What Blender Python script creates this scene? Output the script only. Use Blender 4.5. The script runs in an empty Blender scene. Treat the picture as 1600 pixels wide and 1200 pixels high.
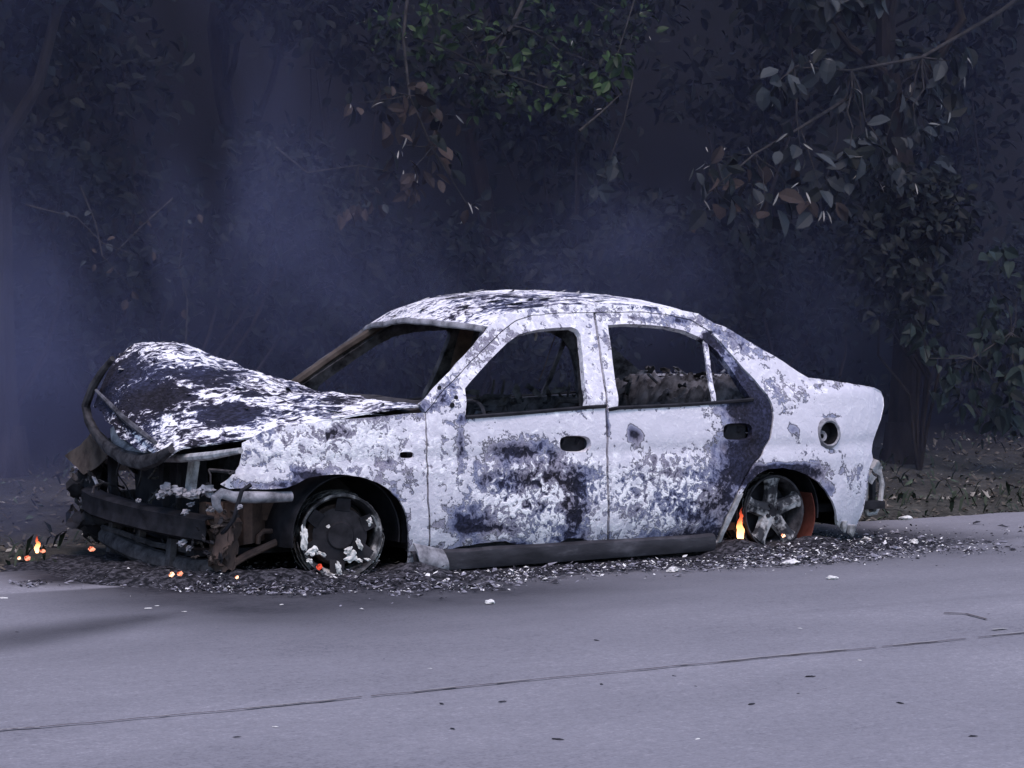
import bpy, math, random
import bmesh
import numpy as np
from mathutils import Vector, noise
from mathutils.geometry import delaunay_2d_cdt

random.seed(11)
rng = np.random.default_rng(11)
SC = bpy.context.scene
COL = SC.collection

# ------------------------------------------------------------------ camera
F_PX, CAM_H, HOR, PHI = 3467.0, 1.11, 520.0, math.radians(32)
CP, SP = math.cos(PHI), math.sin(PHI)
_X, _D = -265 * 10.0 / F_PX, 10.0
CAM = np.array([-(_X * CP + _D * SP), -(-_X * SP + _D * CP), CAM_H])
_r = np.array([CP, -SP, 0.0]); _w = np.array([SP, CP, 0.0]); _u = np.array([0, 0, 1.0])
PIT = math.atan((600 - HOR) / F_PX)
_F = _w * math.cos(PIT) - _u * math.sin(PIT)
_U = _w * math.sin(PIT) + _u * math.cos(PIT)
cd = bpy.data.cameras.new('camera')
cam = bpy.data.objects.new('camera', cd)
COL.objects.link(cam)
cam.location = CAM
cam.rotation_euler = (math.pi / 2 - PIT, 0, -PHI)
cd.sensor_width = 36
cd.lens = 36 * F_PX / 1600
cd.clip_end = 500
SC.camera = cam

# ------------------------------------------------------------------ light
SUN_EL, SUN_AZ = math.radians(62), math.radians(205)      # azimuth measured from +Y towards +X
w = bpy.data.worlds.new('World')
SC.world = w
w.use_nodes = True
nt = w.node_tree
nt.nodes.clear()
sky = nt.nodes.new('ShaderNodeTexSky')
sky.sky_type = 'NISHITA'
sky.sun_disc = False
sky.sun_elevation = SUN_EL
sky.sun_rotation = SUN_AZ
sky.air_density = 1.0
sky.dust_density = 1.0
sky.ozone_density = 2.0
bg = nt.nodes.new('ShaderNodeBackground')
bg.inputs['Strength'].default_value = 0.135
wo = nt.nodes.new('ShaderNodeOutputWorld')
nt.links.new(sky.outputs[0], bg.inputs[0])
nt.links.new(bg.outputs[0], wo.inputs[0])
sd = bpy.data.lights.new('sun', 'SUN')
sd.energy = 1.3
sd.angle = math.radians(30)
sd.color = (1.0, 0.82, 0.82)
sun = bpy.data.objects.new('sun', sd)
COL.objects.link(sun)
_sv = Vector((math.sin(SUN_AZ) * math.cos(SUN_EL), math.cos(SUN_AZ) * math.cos(SUN_EL), math.sin(SUN_EL)))
sun.rotation_euler = _sv.to_track_quat('Z', 'Y').to_euler()
vs = SC.view_settings
vs.view_transform = 'Standard'
vs.look = 'None'
vs.gamma = 1
vs.use_curve_mapping = False
vs.exposure = 0.95
SC.cycles.use_denoising = True
SC.cycles.volume_step_rate = 1.5
SC.cycles.max_bounces = 8
SC.cycles.transparent_max_bounces = 16


# ------------------------------------------------------------------ measuring helpers
def _ray(px, py):
    return _F + _r * (px - 800) / F_PX + _U * (600 - py) / F_PX


def onY(px, py, Y):
    d = _ray(px, py)
    return CAM + d * ((Y - CAM[1]) / d[1])


def onX(px, py, X):
    d = _ray(px, py)
    return CAM + d * ((X - CAM[0]) / d[0])


def onZ(px, py, Z=0.0):
    d = _ray(px, py)
    return CAM + d * ((Z - CAM[2]) / d[2])


def proj(P):
    d = np.asarray(P, float) - CAM
    z = d @ _F
    return 800 + F_PX * (d @ _r) / z, 600 - F_PX * (d @ _U) / z


def fbm(x, y, z, oct=4):
    return noise.fractal(Vector((x, y, z)), 0.9, 2.1, oct, noise_basis='PERLIN_ORIGINAL')


def smooth(a, b, x):
    t = min(1.0, max(0.0, (x - a) / (b - a)))
    return t * t * (3 - 2 * t)


# ------------------------------------------------------------------ mesh helpers
class MB:
    """Collects geometry for ONE mesh object."""
    def __init__(self):
        self.v, self.f, self.m, self.attr = [], [], [], {}

    def add(self, vs, fs, mi=0):
        b = len(self.v)
        self.v += [tuple(map(float, p)) for p in vs]
        self.f += [tuple(i + b for i in q) for q in fs]
        self.m += [mi] * len(fs)
        return b

    def box(self, c, s, rot=None, mi=0, bev=0.0):
        hx, hy, hz = s[0] / 2, s[1] / 2, s[2] / 2
        pts = [Vector((x, y, z)) for x in (-hx, hx) for y in (-hy, hy) for z in (-hz, hz)]
        if rot is not None:
            from mathutils import Euler
            R = Euler(rot).to_matrix()
            pts = [R @ p for p in pts]
        pts = [p + Vector(c) for p in pts]
        self.add(pts, [(0, 1, 3, 2), (4, 6, 7, 5), (0, 4, 5, 1), (2, 3, 7, 6), (0, 2, 6, 4), (1, 5, 7, 3)], mi)

    def rbox(self, c, s, rot=None, mi=0, amp=0.012, fr=9.0, n=6):
        """a box with battered, buckled faces"""
        from mathutils import Euler
        R = Euler(rot or (0, 0, 0)).to_matrix()
        for ax in range(3):
            for sg in (-1, 1):
                g = []
                for i in range(n + 1):
                    row = []
                    for j in range(n + 1):
                        q = [0, 0, 0]
                        q[ax] = sg * s[ax] / 2
                        q[(ax + 1) % 3] = (-.5 + i / n) * s[(ax + 1) % 3] * sg
                        q[(ax + 2) % 3] = (-.5 + j / n) * s[(ax + 2) % 3]
                        p = R @ Vector(q) + Vector(c)
                        p += Vector((fbm(p.x * fr, p.y * fr, p.z * fr), fbm(p.y * fr, p.z * fr, p.x * fr + 5), fbm(p.z * fr, p.x * fr, p.y * fr + 9))) * amp
                        row.append(p)
                    g.append(row)
                w_ = n + 1
                self.add([p for r_ in g for p in r_], [(i * w_ + j, (i + 1) * w_ + j, (i + 1) * w_ + j + 1, i * w_ + j + 1) for i in range(n) for j in range(n)], mi)

    def tube(self, pts, r, n=8, mi=0, cap=True, flat=1.0):
        pts = [Vector(tuple(map(float, p))) for p in pts]
        rs = r if isinstance(r, (list, tuple)) else [r] * len(pts)
        ring0 = None
        vs, fs = [], []
        up = Vector((0.13, 0.31, 0.94))
        prevN = None
        for i, p in enumerate(pts):
            t = (pts[min(i + 1, len(pts) - 1)] - pts[max(i - 1, 0)]).normalized()
            if prevN is None:
                nrm = t.cross(up)
                if nrm.length < 1e-3:
                    nrm = t.cross(Vector((1, 0, 0)))
            else:
                nrm = prevN - t * prevN.dot(t)
            nrm.normalize()
            prevN = nrm
            b = t.cross(nrm)
            for k in range(n):
                a = 2 * math.pi * k / n
                vs.append(p + nrm * (rs[i] * math.cos(a)) + b * (rs[i] * flat * math.sin(a)))
        for i in range(len(pts) - 1):
            for k in range(n):
                k2 = (k + 1) % n
                fs.append((i * n + k, i * n + k2, (i + 1) * n + k2, (i + 1) * n + k))
        if cap:
            fs.append(tuple(range(n))[::-1])
            fs.append(tuple((len(pts) - 1) * n + k for k in range(n)))
        self.add(vs, fs, mi)

    def lathe(self, prof, c, n=48, mi=0, jit=0.0, closed=False):
        """profile [(radius, y)] turned about the Y axis through c"""
        vs, fs = [], []
        m = len(prof)
        for k in range(n):
            a = 2 * math.pi * k / n
            for (r, y) in prof:
                rr = r * (1 + jit * fbm(3 * math.cos(a), 3 * math.sin(a), y * 20))
                vs.append((c[0] + rr * math.cos(a), c[1] + y, c[2] + rr * math.sin(a)))
        mm = m if closed else m - 1
        for k in range(n):
            k2 = (k + 1) % n
            for j in range(mm):
                j2 = (j + 1) % m
                fs.append((k * m + j, k * m + j2, k2 * m + j2, k2 * m + j))
        self.add(vs, fs, mi)

    def sheet(self, grid, t=0.008, mi=0, mi_in=1, closed_back=True):
        """grid[i][j] of points -> a sheet of thickness t (offset against its normal)"""
        g = np.array([[tuple(p) for p in row] for row in grid], float)
        du = np.gradient(g, axis=0); dv = np.gradient(g, axis=1)
        n = np.cross(du, dv)
        n /= np.maximum(np.linalg.norm(n, axis=2, keepdims=True), 1e-9)
        a, b = g.shape[:2]
        back = g - n * t
        idx = lambda i, j: i * b + j
        vs = list(g.reshape(-1, 3)) + list(back.reshape(-1, 3))
        N = a * b
        f0 = [(idx(i, j), idx(i + 1, j), idx(i + 1, j + 1), idx(i, j + 1)) for i in range(a - 1) for j in range(b - 1)]
        f1 = [tuple(N + k for k in q[::-1]) for q in f0]
        rim = []
        for i in range(a - 1):
            rim.append((idx(i, 0), N + idx(i, 0), N + idx(i + 1, 0), idx(i + 1, 0)))
            rim.append((idx(i, b - 1), idx(i + 1, b - 1), N + idx(i + 1, b - 1), N + idx(i, b - 1)))
        for j in range(b - 1):
            rim.append((idx(0, j), idx(0, j + 1), N + idx(0, j + 1), N + idx(0, j)))
            rim.append((idx(a - 1, j), N + idx(a - 1, j), N + idx(a - 1, j + 1), idx(a - 1, j + 1)))
        b0 = self.add(vs, f0, mi)
        self.f += [tuple(q_ + b0 for q_ in q) for q in f1]; self.m += [mi_in] * len(f1)
        self.f += [tuple(q_ + b0 for q_ in q) for q in rim]; self.m += [mi] * len(rim)

    def build(self, name, mats, parent=None, smoothing=True, loc=None):
        me = bpy.data.meshes.new(name)
        v = self.v
        if loc is not None:
            v = [(p[0] - loc[0], p[1] - loc[1], p[2] - loc[2]) for p in v]
        me.from_pydata(v, [], self.f)
        mats = mats if isinstance(mats, (list, tuple)) else [mats]
        for m in mats:
            me.materials.append(m)
        if len(mats) > 1:
            me.polygons.foreach_set('material_index', [min(x, len(mats) - 1) for x in self.m])
        if smoothing:
            me.polygons.foreach_set('use_smooth', [True] * len(me.polygons))
        for k, vals in self.attr.items():
            a = me.attributes.new(k, 'FLOAT', 'POINT')
            a.data.foreach_set('value', np.asarray(vals, np.float32))
        me.update()
        o = bpy.data.objects.new(name, me)
        COL.objects.link(o)
        if loc is not None:
            o.location = loc
        if parent is not None:
            o.parent = parent
            if loc is not None:
                o.matrix_parent_inverse.identity()
        if smoothing:
            try:
                me.set_sharp_from_angle(angle=math.radians(40))
            except Exception:
                pass
        return o


def tag(o, label=None, cat=None, group=None, kind=None):
    if label: o['label'] = label
    if cat: o['category'] = cat
    if group: o['group'] = group
    if kind: o['kind'] = kind
    return o


def empty(name, loc=(0, 0, 0)):
    o = bpy.data.objects.new(name, None)
    o.location = loc
    o.empty_display_size = 0.2
    COL.objects.link(o)
    return o


# ------------------------------------------------------------------ materials
class NT:
    def __init__(self, name):
        self.mat = bpy.data.materials.new(name)
        self.mat.use_nodes = True
        self.t = self.mat.node_tree
        self.t.nodes.clear()
        self.out = self.t.nodes.new('ShaderNodeOutputMaterial')

    def n(self, typ, **kw):
        nd = self.t.nodes.new(typ)
        for k, v in kw.items():
            if k.startswith('i_'):
                key = k[2:]
                nd.inputs[int(key) if key.isdigit() else key].default_value = v
            else:
                setattr(nd, k, v)
        return nd

    def l(self, a, b):
        self.t.links.new(a, b)

    def math(self, op, a, b=None, clamp=False):
        nd = self.n('ShaderNodeMath', operation=op, use_clamp=clamp)
        for i, x in enumerate((a, b)):
            if x is None: continue
            if isinstance(x, (int, float)): nd.inputs[i].default_value = x
            else: self.l(x, nd.inputs[i])
        return nd.outputs[0]

    def noise(self, scale, detail=5, rough=0.6, stretch=None, off=(0, 0, 0), dist=0.0, coord='Object'):
        tc = self.n('ShaderNodeTexCoord')
        mp = self.n('ShaderNodeMapping')
        mp.inputs['Scale'].default_value = stretch or (1, 1, 1)
        mp.inputs['Location'].default_value = off
        self.l(tc.outputs[coord], mp.inputs[0])
        nz = self.n('ShaderNodeTexNoise', i_Scale=scale, i_Detail=detail, i_Roughness=rough, i_Distortion=dist)
        self.l(mp.outputs[0], nz.inputs['Vector'])
        return nz.outputs[0]

    def ramp(self, fac, stops, interp='LINEAR'):
        r = self.n('ShaderNodeValToRGB')
        r.color_ramp.interpolation = interp
        e = r.color_ramp.elements
        while len(e) < len(stops): e.new(0.5)
        for el, (p, c) in zip(e, stops):
            el.position = p
            el.color = (c[0], c[1], c[2], 1) if len(c) == 3 else c
        self.l(fac, r.inputs[0])
        return r.outputs[0]

    def attr(self, name):
        return self.n('ShaderNodeAttribute', attribute_name=name).outputs['Fac']

    def surf(self, color, rough=0.7, metal=0.0, bump=None, bstr=0.3, bdist=0.01, spec=0.4):
        p = self.n('ShaderNodeBsdfPrincipled', i_Roughness=rough, i_Metallic=metal)
        p.inputs['Specular IOR Level'].default_value = spec
        if isinstance(color, tuple): p.inputs['Base Color'].default_value = (*color, 1)
        else: self.l(color, p.inputs['Base Color'])
        if bump is not None:
            b = self.n('ShaderNodeBump', i_Strength=bstr, i_Distance=bdist)
            self.l(bump, b.inputs['Height'])
            self.l(b.outputs[0], p.inputs['Normal'])
        self.l(p.outputs[0], self.out.inputs[0])
        return self.mat


def simple(name, c1, c2, scale=20, rough=0.8, metal=0.0, bstr=0.3, bdist=0.006, stops=(0.35, 0.65), stretch=None, detail=6, spec=0.15):
    N = NT(name)
    nz = N.noise(scale, detail, 0.65, stretch)
    return N.surf(N.ramp(nz, [(stops[0], c1), (stops[1], c2)]), rough, metal, nz, bstr, bdist, spec)


def burnt(name, stretch=(1, 1, 1), a1=0.45, a2=1.65, a3=0.65, off=(0, 0, 0), dk=0.66):
    """bare sheet metal after the fire: white ash, lavender grey oxide and dark scale; attribute char says how much of it is scale"""
    N = NT(name)
    ch = N.attr('char'); sp = N.attr('speck')
    A = N.noise(7, 5, 0.6, stretch, off)
    B = N.noise(23, 4.5, 0.6, stretch, off, 0.8)
    Cn = N.noise(62, 2.5, 0.5, stretch, off, 0.7)
    Fk = N.noise(27, 5, 0.62, stretch, (5, 3, 1), 0.7)
    v = N.math('ADD', ch, N.math('MULTIPLY', N.math('SUBTRACT', A, 0.5), a1))
    v = N.math('ADD', v, N.math('MULTIPLY', N.math('SUBTRACT', B, 0.5), N.math('MULTIPLY', sp, a2)))
    v = N.math('ADD', v, N.math('MULTIPLY', N.math('SUBTRACT', Cn, 0.5), N.math('MULTIPLY', sp, a3)))
    hue = N.noise(4.3, 3, 0.5, (1, 1, 1), (4, 2, 7))
    # pale flakes of ash over lavender oxide
    fk = N.math('ADD', Fk, N.math('MULTIPLY', N.math('SUBTRACT', sp, 0.80), 0.34))
    white = N.ramp(fk, [(0.36, (0.55, 0.53, 0.585)), (0.50, (0.66, 0.64, 0.68)), (0.56, (0.81, 0.79, 0.81))])
    mid_a = N.ramp(v, [(0.46, (0.34, 0.32, 0.38)), (0.56, (0.20, 0.185, 0.235)), (0.68, (0.07, 0.065, 0.09))])
    mid_b = N.ramp(v, [(0.46, (0.31, 0.315, 0.40)), (0.56, (0.155, 0.165, 0.255)), (0.68, (0.045, 0.05, 0.095))])
    hs = N.n('ShaderNodeMapRange', i_1=0.42, i_2=0.58); N.l(hue, hs.inputs[0])
    dark = N.ramp(hue, [(0.35, (0.016, 0.0145, 0.022)), (0.65, (0.024, 0.026, 0.052))])
    dark2 = N.ramp(Cn, [(0.40, (0.5, 0.5, 0.5)), (0.7, (1.5, 1.5, 1.5))])
    dm = N.n('ShaderNodeMix', data_type='RGBA', blend_type='MULTIPLY'); dm.inputs[0].default_value = 1.0
    N.l(dark, dm.inputs[6]); N.l(dark2, dm.inputs[7])
    # white | thin dark flake rims, the flakes' shadow painted in | slate oxide | dark scale
    f0 = N.ramp(v, [(0.405, (0, 0, 0)), (0.43, (0.85, 0.85, 0.85)), (0.45, (0.85, 0.85, 0.85)), (0.475, (0, 0, 0))])
    m1 = N.n('ShaderNodeMapRange', i_1=0.44, i_2=0.465); N.l(v, m1.inputs[0])
    m2 = N.n('ShaderNodeMapRange', i_1=dk, i_2=dk + 0.045); N.l(v, m2.inputs[0])
    def mix(f, a_, b_):
        x = N.n('ShaderNodeMix', data_type='RGBA'); N.l(f, x.inputs[0]); N.l(a_, x.inputs[6]); N.l(b_, x.inputs[7]); return x.outputs[2]
    mid = mix(hs.outputs[0], mid_a, mid_b)
    colr = mix(m1.outputs[0], white, mid)
    colr = mix(m2.outputs[0], colr, dm.outputs[2])
    colr = mix(f0, colr, dm.outputs[2])
    hgt = N.math('ADD', N.math('SUBTRACT', 0.0, v), N.math('MULTIPLY', Fk, 0.4))
    return N.surf(colr, 0.8, 0.0, hgt, 0.6, 0.014, 0.15)


M = {}
M['paint'] = burnt('burnt_paint')
M['paint_streak'] = burnt('burnt_paint_streaked', (0.5, 1.0, 1.9), 0.6, 1.8, 0.7, (3, 1, 0), 0.54)
M['char'] = simple('charred_steel', (0.010, 0.0095, 0.012), (0.07, 0.066, 0.072), 16, 0.85)
M['soot'] = simple('sooty_black', (0.006, 0.006, 0.008), (0.024, 0.023, 0.028), 12, 0.7)
M['greysteel'] = simple('ashen_grey_steel', (0.09, 0.088, 0.10), (0.36, 0.35, 0.38), 14, 0.7)
M['palesteel'] = simple('pale_ashen_steel', (0.16, 0.155, 0.16), (0.50, 0.49, 0.50), 18, 0.65)
M['rust'] = simple('burnt_rust', (0.035, 0.026, 0.025), (0.095, 0.065, 0.055), 10, 0.85)
M['redrust'] = simple('red_rust', (0.10, 0.030, 0.022), (0.20, 0.065, 0.05), 9, 0.85)
M['brown'] = simple('scorched_brown_sheet', (0.03, 0.023, 0.021), (0.10, 0.08, 0.07), 8, 0.8)
M['ash'] = simple('white_ash', (0.40, 0.39, 0.38), (0.80, 0.78, 0.74), 30, 0.9)
M['wire'] = simple('burnt_tyre_wire', (0.012, 0.012, 0.013), (0.11, 0.105, 0.105), 60, 0.8)


def sill_mat():
    N = NT('sooty_sill')
    nz = N.noise(9, 6, 0.6, (0.6, 1, 2))
    return N.surf(N.ramp(nz, [(0.3, (0.013, 0.0125, 0.016)), (0.55, (0.032, 0.031, 0.038)), (0.75, (0.085, 0.082, 0.095))]), 0.65, 0.0, nz, 0.4, 0.01, .2)


M['sill'] = sill_mat()


def fire_mat(name, c, s):
    N = NT(name)
    e = N.n('ShaderNodeEmission', i_Strength=s)
    e.inputs[0].default_value = (*c, 1)
    N.l(e.outputs[0], N.out.inputs[0])
    return N.mat


def flame_mat():
    N = NT('flame_fire')
    tc = N.n('ShaderNodeTexCoord')
    sx = N.n('ShaderNodeSeparateXYZ'); N.l(tc.outputs['Generated'], sx.inputs[0])
    nz = N.noise(14, 3, 0.5, (1, 1, 0.5))
    h = N.math('ADD', sx.outputs[2], N.math('MULTIPLY', N.math('SUBTRACT', nz, 0.5), 0.5))
    col = N.ramp(h, [(0.05, (1.0, 0.48, 0.20)), (0.38, (1.0, 0.36, 0.12)), (0.60, (0.9, 0.13, 0.05)), (0.95, (0.35, 0.035, 0.02))])
    st = N.ramp(h, [(0.05, (1, 1, 1)), (0.5, (0.5, 0.5, 0.5)), (0.95, (0.10, 0.10, 0.10))])
    e = N.n('ShaderNodeEmission')
    N.l(col, e.inputs[0])
    N.l(N.math('MULTIPLY', st, 3.0), e.inputs[1])
    N.l(e.outputs[0], N.out.inputs[0])
    return N.mat


M['flame'] = flame_mat()
def ember_mat(name, hot, mid, s):
    """glowing charcoal: white-hot cracks, orange skin and dead black crust"""
    N = NT(name)
    nz = N.noise(75, 3, 0.6)
    col = N.ramp(nz, [(0.36, (0.02, 0.005, 0.004)), (0.44, mid), (0.56, hot)])
    e = N.n('ShaderNodeEmission', i_Strength=s)
    N.l(col, e.inputs[0]); N.l(e.outputs[0], N.out.inputs[0])
    return N.mat


M['ember_hot'] = ember_mat('ember_hot', (1.0, 0.62, 0.42), (0.9, 0.2, 0.09), 1.3)
M['ember'] = ember_mat('ember_orange', (1.0, 0.42, 0.27), (0.75, 0.12, 0.06), 0.75)
M['ember_red'] = ember_mat('ember_red', (0.8, 0.10, 0.06), (0.45, 0.04, 0.025), 0.6)

# ------------------------------------------------------------------ the setting: ground, road
EDGE = 1.2


def ground_h(x, y):
    if y < 1.25:
        return -0.03
    h = 0.03 * smooth(1.25, 1.7, y) - 0.03 * (1 - smooth(1.25, 1.6, y))
    h += 0.20 * smooth(1.8, 4.2, y) + 0.35 * smooth(4.0, 7.0, y)
    h += 7.5 * smooth(7.0, 12.5, y)  # steep backstop hill, added behind the trees to block the sky
    h += 0.035 * fbm(x * 1.3, y * 1.3, 2) * smooth(1.3, 2.2, y) + 0.5 * fbm(x * .3, y * .3, 5) * smooth(6.5, 9, y)
    return h


def spaced(lo, a, b, hi, fine, coarse):
    xs = list(np.arange(lo, a, coarse)) + list(np.arange(a, b, fine)) + list(np.arange(b, hi + coarse, coarse))
    return xs


def terrain():
    m = MB()
    xs = spaced(-70, -6, 14, 80, 0.16, 4.0)
    ys = spaced(-60, 1.0, 5.0, 40, 0.08, 0.9)
    ys = [y for y in ys if y > 0.9 or int(y * 10) % 5 == 0]
    vsx = [(x, y, ground_h(x, y)) for x in xs for y in ys]
    b = len(ys)
    m.add(vsx, [(i * b + j, (i + 1) * b + j, (i + 1) * b + j + 1, i * b + j + 1) for i in range(len(xs) - 1) for j in range(b - 1)])
    N = NT('dry_earth')
    n1 = N.noise(3, 6, 0.65); n2 = N.noise(40, 6, 0.7)
    v = N.math('ADD', N.math('MULTIPLY', n1, 0.55), N.math('MULTIPLY', n2, 0.45))
    c = N.ramp(v, [(0.36, (0.018, 0.017, 0.016)), (0.5, (0.042, 0.040, 0.036)), (0.66, (0.085, 0.081, 0.073))])
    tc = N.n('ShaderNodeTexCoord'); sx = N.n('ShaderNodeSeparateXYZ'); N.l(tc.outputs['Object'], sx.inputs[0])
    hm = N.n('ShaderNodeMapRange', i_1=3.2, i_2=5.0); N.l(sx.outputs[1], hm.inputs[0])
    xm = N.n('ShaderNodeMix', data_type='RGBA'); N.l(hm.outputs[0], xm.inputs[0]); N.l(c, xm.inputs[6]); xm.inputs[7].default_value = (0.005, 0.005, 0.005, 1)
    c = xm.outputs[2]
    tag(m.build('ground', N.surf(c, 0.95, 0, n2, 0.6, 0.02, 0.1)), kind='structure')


terrain()


def soot_at(x, y):
    """how burnt the road is there: a black patch under and round the car, a smear running off its nose"""
    n = 0.28 * fbm(x * 1.1, y * 1.6, 3) + 0.12 * fbm(x * 5, y * 5, 9)
    s = 0.0
    # patch under the car
    yl = -0.28 if x > 2.4 else -0.42
    if x < -0.2: yl = -0.35 + 0.85 * smooth(-0.4, -1.1, x)
    s = max(s, smooth(yl - 0.22, yl + 0.12, y + n * 0.5) * smooth(-1.45, -1.0, x + n * .4) * (1 - smooth(3.3, 4.4, x + n * .5)))
    # smear spreading from the wreck, trailing off ahead of its nose
    out = max(0.0, -0.50 - y)
    s = max(s, 1.05 * math.exp(-(out / (1.02 - 0.25 * smooth(0.5, 2.5, x))) ** 1.7) * smooth(-1.9, -0.75, x) * (1 - 0.55 * smooth(-0.2, 1.6, x)) * (1 - smooth(3.2, 4.2, x)) * (0.85 + .8 * n) if y < 0.2 else 0)
    d = (y - (-0.66 + 0.50 * (x + 1.0))) / (0.22 + 0.05 * abs(x + 1))
    s = max(s, 0.78 * math.exp(-d * d) * smooth(-3.6, -1.6, x) * (1 - smooth(-0.9, -0.2, x)) * (0.9 + .8 * n))
    # faint band and tyre mark
    s = max(s, 0.20 * math.exp(-((y + 2.02 + 0.03 * math.sin(x)) / 0.06) ** 2) * (0.75 + 1.2 * n) * smooth(-2.2, -0.6, x) * (1 - smooth(2.5, 5.0, x)))
    s = max(s, 0.16 * math.exp(-((y + 1.55) / 0.6) ** 2) * (0.8 + n))
    return max(0.0, min(1.0, s))


def road():
    m = MB()
    xs = spaced(-60, -4.5, 7.5, 66, 0.07, 3.0)
    ys = list(np.arange(-16, -4.2, 0.6)) + list(np.arange(-4.2, 1.0, 0.05)) + [1.0, 1.08, EDGE]
    vsx, soot = [], []
    for x in xs:
        e = EDGE + 0.05 * fbm(x * 2.2, 0, 1) + 0.03 * fbm(x * 9, 0, 4)
        for y in ys:
            yy = y if y < 1.05 else e - (EDGE - y)
            z = 0.004 * fbm(x * .8, yy * .8, 0) if -4.2 < y < 1.1 else 0
            if y == EDGE: z = -0.015
            vsx.append((x, yy, z)); soot.append(soot_at(x, yy))
    b = len(ys)
    m.add(vsx, [(i * b + j, (i + 1) * b + j, (i + 1) * b + j + 1, i * b + j + 1) for i in range(len(xs) - 1) for j in range(b - 1)])
    m.attr['soot'] = soot
    N = NT('old_asphalt')
    n1 = N.noise(1.1, 5, 0.6, (0.5, 1, 1)); n2 = N.noise(26, 6, 0.8, (0.8, 1, 1)); n3 = N.noise(75, 3, 0.75)
    v = N.math('ADD', N.math('ADD', N.math('MULTIPLY', n1, 0.30), N.math('MULTIPLY', n2, 0.34)), N.math('MULTIPLY', n3, 0.36))
    base = N.ramp(v, [(0.38, (0.115, 0.110, 0.128)), (0.46, (0.18, 0.174, 0.194)), (0.55, (0.22, 0.212, 0.235)), (0.62, (0.31, 0.298, 0.32))])
    sn = N.math('ADD', N.attr('soot'), N.math('MULTIPLY', N.math('SUBTRACT', n2, 0.5), N.math('MULTIPLY', N.attr('soot'), 0.9)))
    x = N.n('ShaderNodeMix', data_type='RGBA', clamp_factor=True)
    N.l(sn, x.inputs[0]); N.l(base, x.inputs[6]); x.inputs[7].default_value = (0.014, 0.013, 0.018, 1)
    h = N.math('ADD', N.math('MULTIPLY', n2, 0.5), N.math('MULTIPLY', n3, 0.5))
    tag(m.build('road', N.surf(x.outputs[2], 0.85, 0, h, 0.6, 0.008, 0.25)), kind='structure')


road()
# ------------------------------------------------------------------ the burnt car
YC = 0.785                                   # the car's middle plane; its near side faces -Y


def S(x, z):
    """Y of the car's near body side"""
    y = -0.05
    if z < 0.32: y += 0.09 * ((0.32 - z) / 0.32) ** 2
    if z > 0.45: y += 0.035 * (min(z, 0.76) - 0.45) ** 2 / 0.096
    if z > 0.76:
        t = z - 0.76
        y += 0.46 * t * smooth(-0.02, 0.10, t)
    if x < 0.05: y += 0.17 * ((0.05 - x) / 0.8) ** 2.2
    if x > 2.6: y += 0.17 * ((x - 2.6) / 0.7) ** 2.3
    # crease above the handles
    y += 0.010 * math.exp(-((z - 0.53) / 0.035) ** 2)
    return y


def side(px, py):
    """picture point -> (x, z) on the near body side"""
    Y = 0.0
    for _ in range(12):
        p = onY(px, py, Y)
        Y = 0.5 * Y + 0.5 * S(p[0], p[2])
    p = onY(px, py, Y)
    return (p[0], p[2])


def dens(pl, h, closed=True):
    """even points along a polyline"""
    out = []
    n = len(pl)
    for i in range(n if closed else n - 1):
        a, b = np.array(pl[i]), np.array(pl[(i + 1) % n])
        k = max(1, int(round(np.linalg.norm(b - a) / h)))
        for j in range(k):
            out.append(a + (b - a) * j / k)
    if not closed: out.append(np.array(pl[-1]))
    return np.array(out)


def inside(P, poly):
    x, y = P[:, 0], P[:, 1]
    r = np.zeros(len(P), bool)
    n = len(poly)
    j = n - 1
    for i in range(n):
        xi, yi = poly[i]; xj, yj = poly[j]
        if yi != yj:
            c = ((yi > y) != (yj > y)) & (x < (xj - xi) * (y - yi) / (yj - yi) + xi)
            r ^= c
        j = i
    return r


def ell(cx, cy, rx, ry, n=18, p=2.0):
    pts = []
    for k in range(n):
        a = 2 * math.pi * k / n
        ca, sa = math.cos(a), math.sin(a)
        pts.append((cx + rx * math.copysign(abs(ca) ** (2 / p), ca), cy + ry * math.copysign(abs(sa) ** (2 / p), sa)))
    return pts


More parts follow.
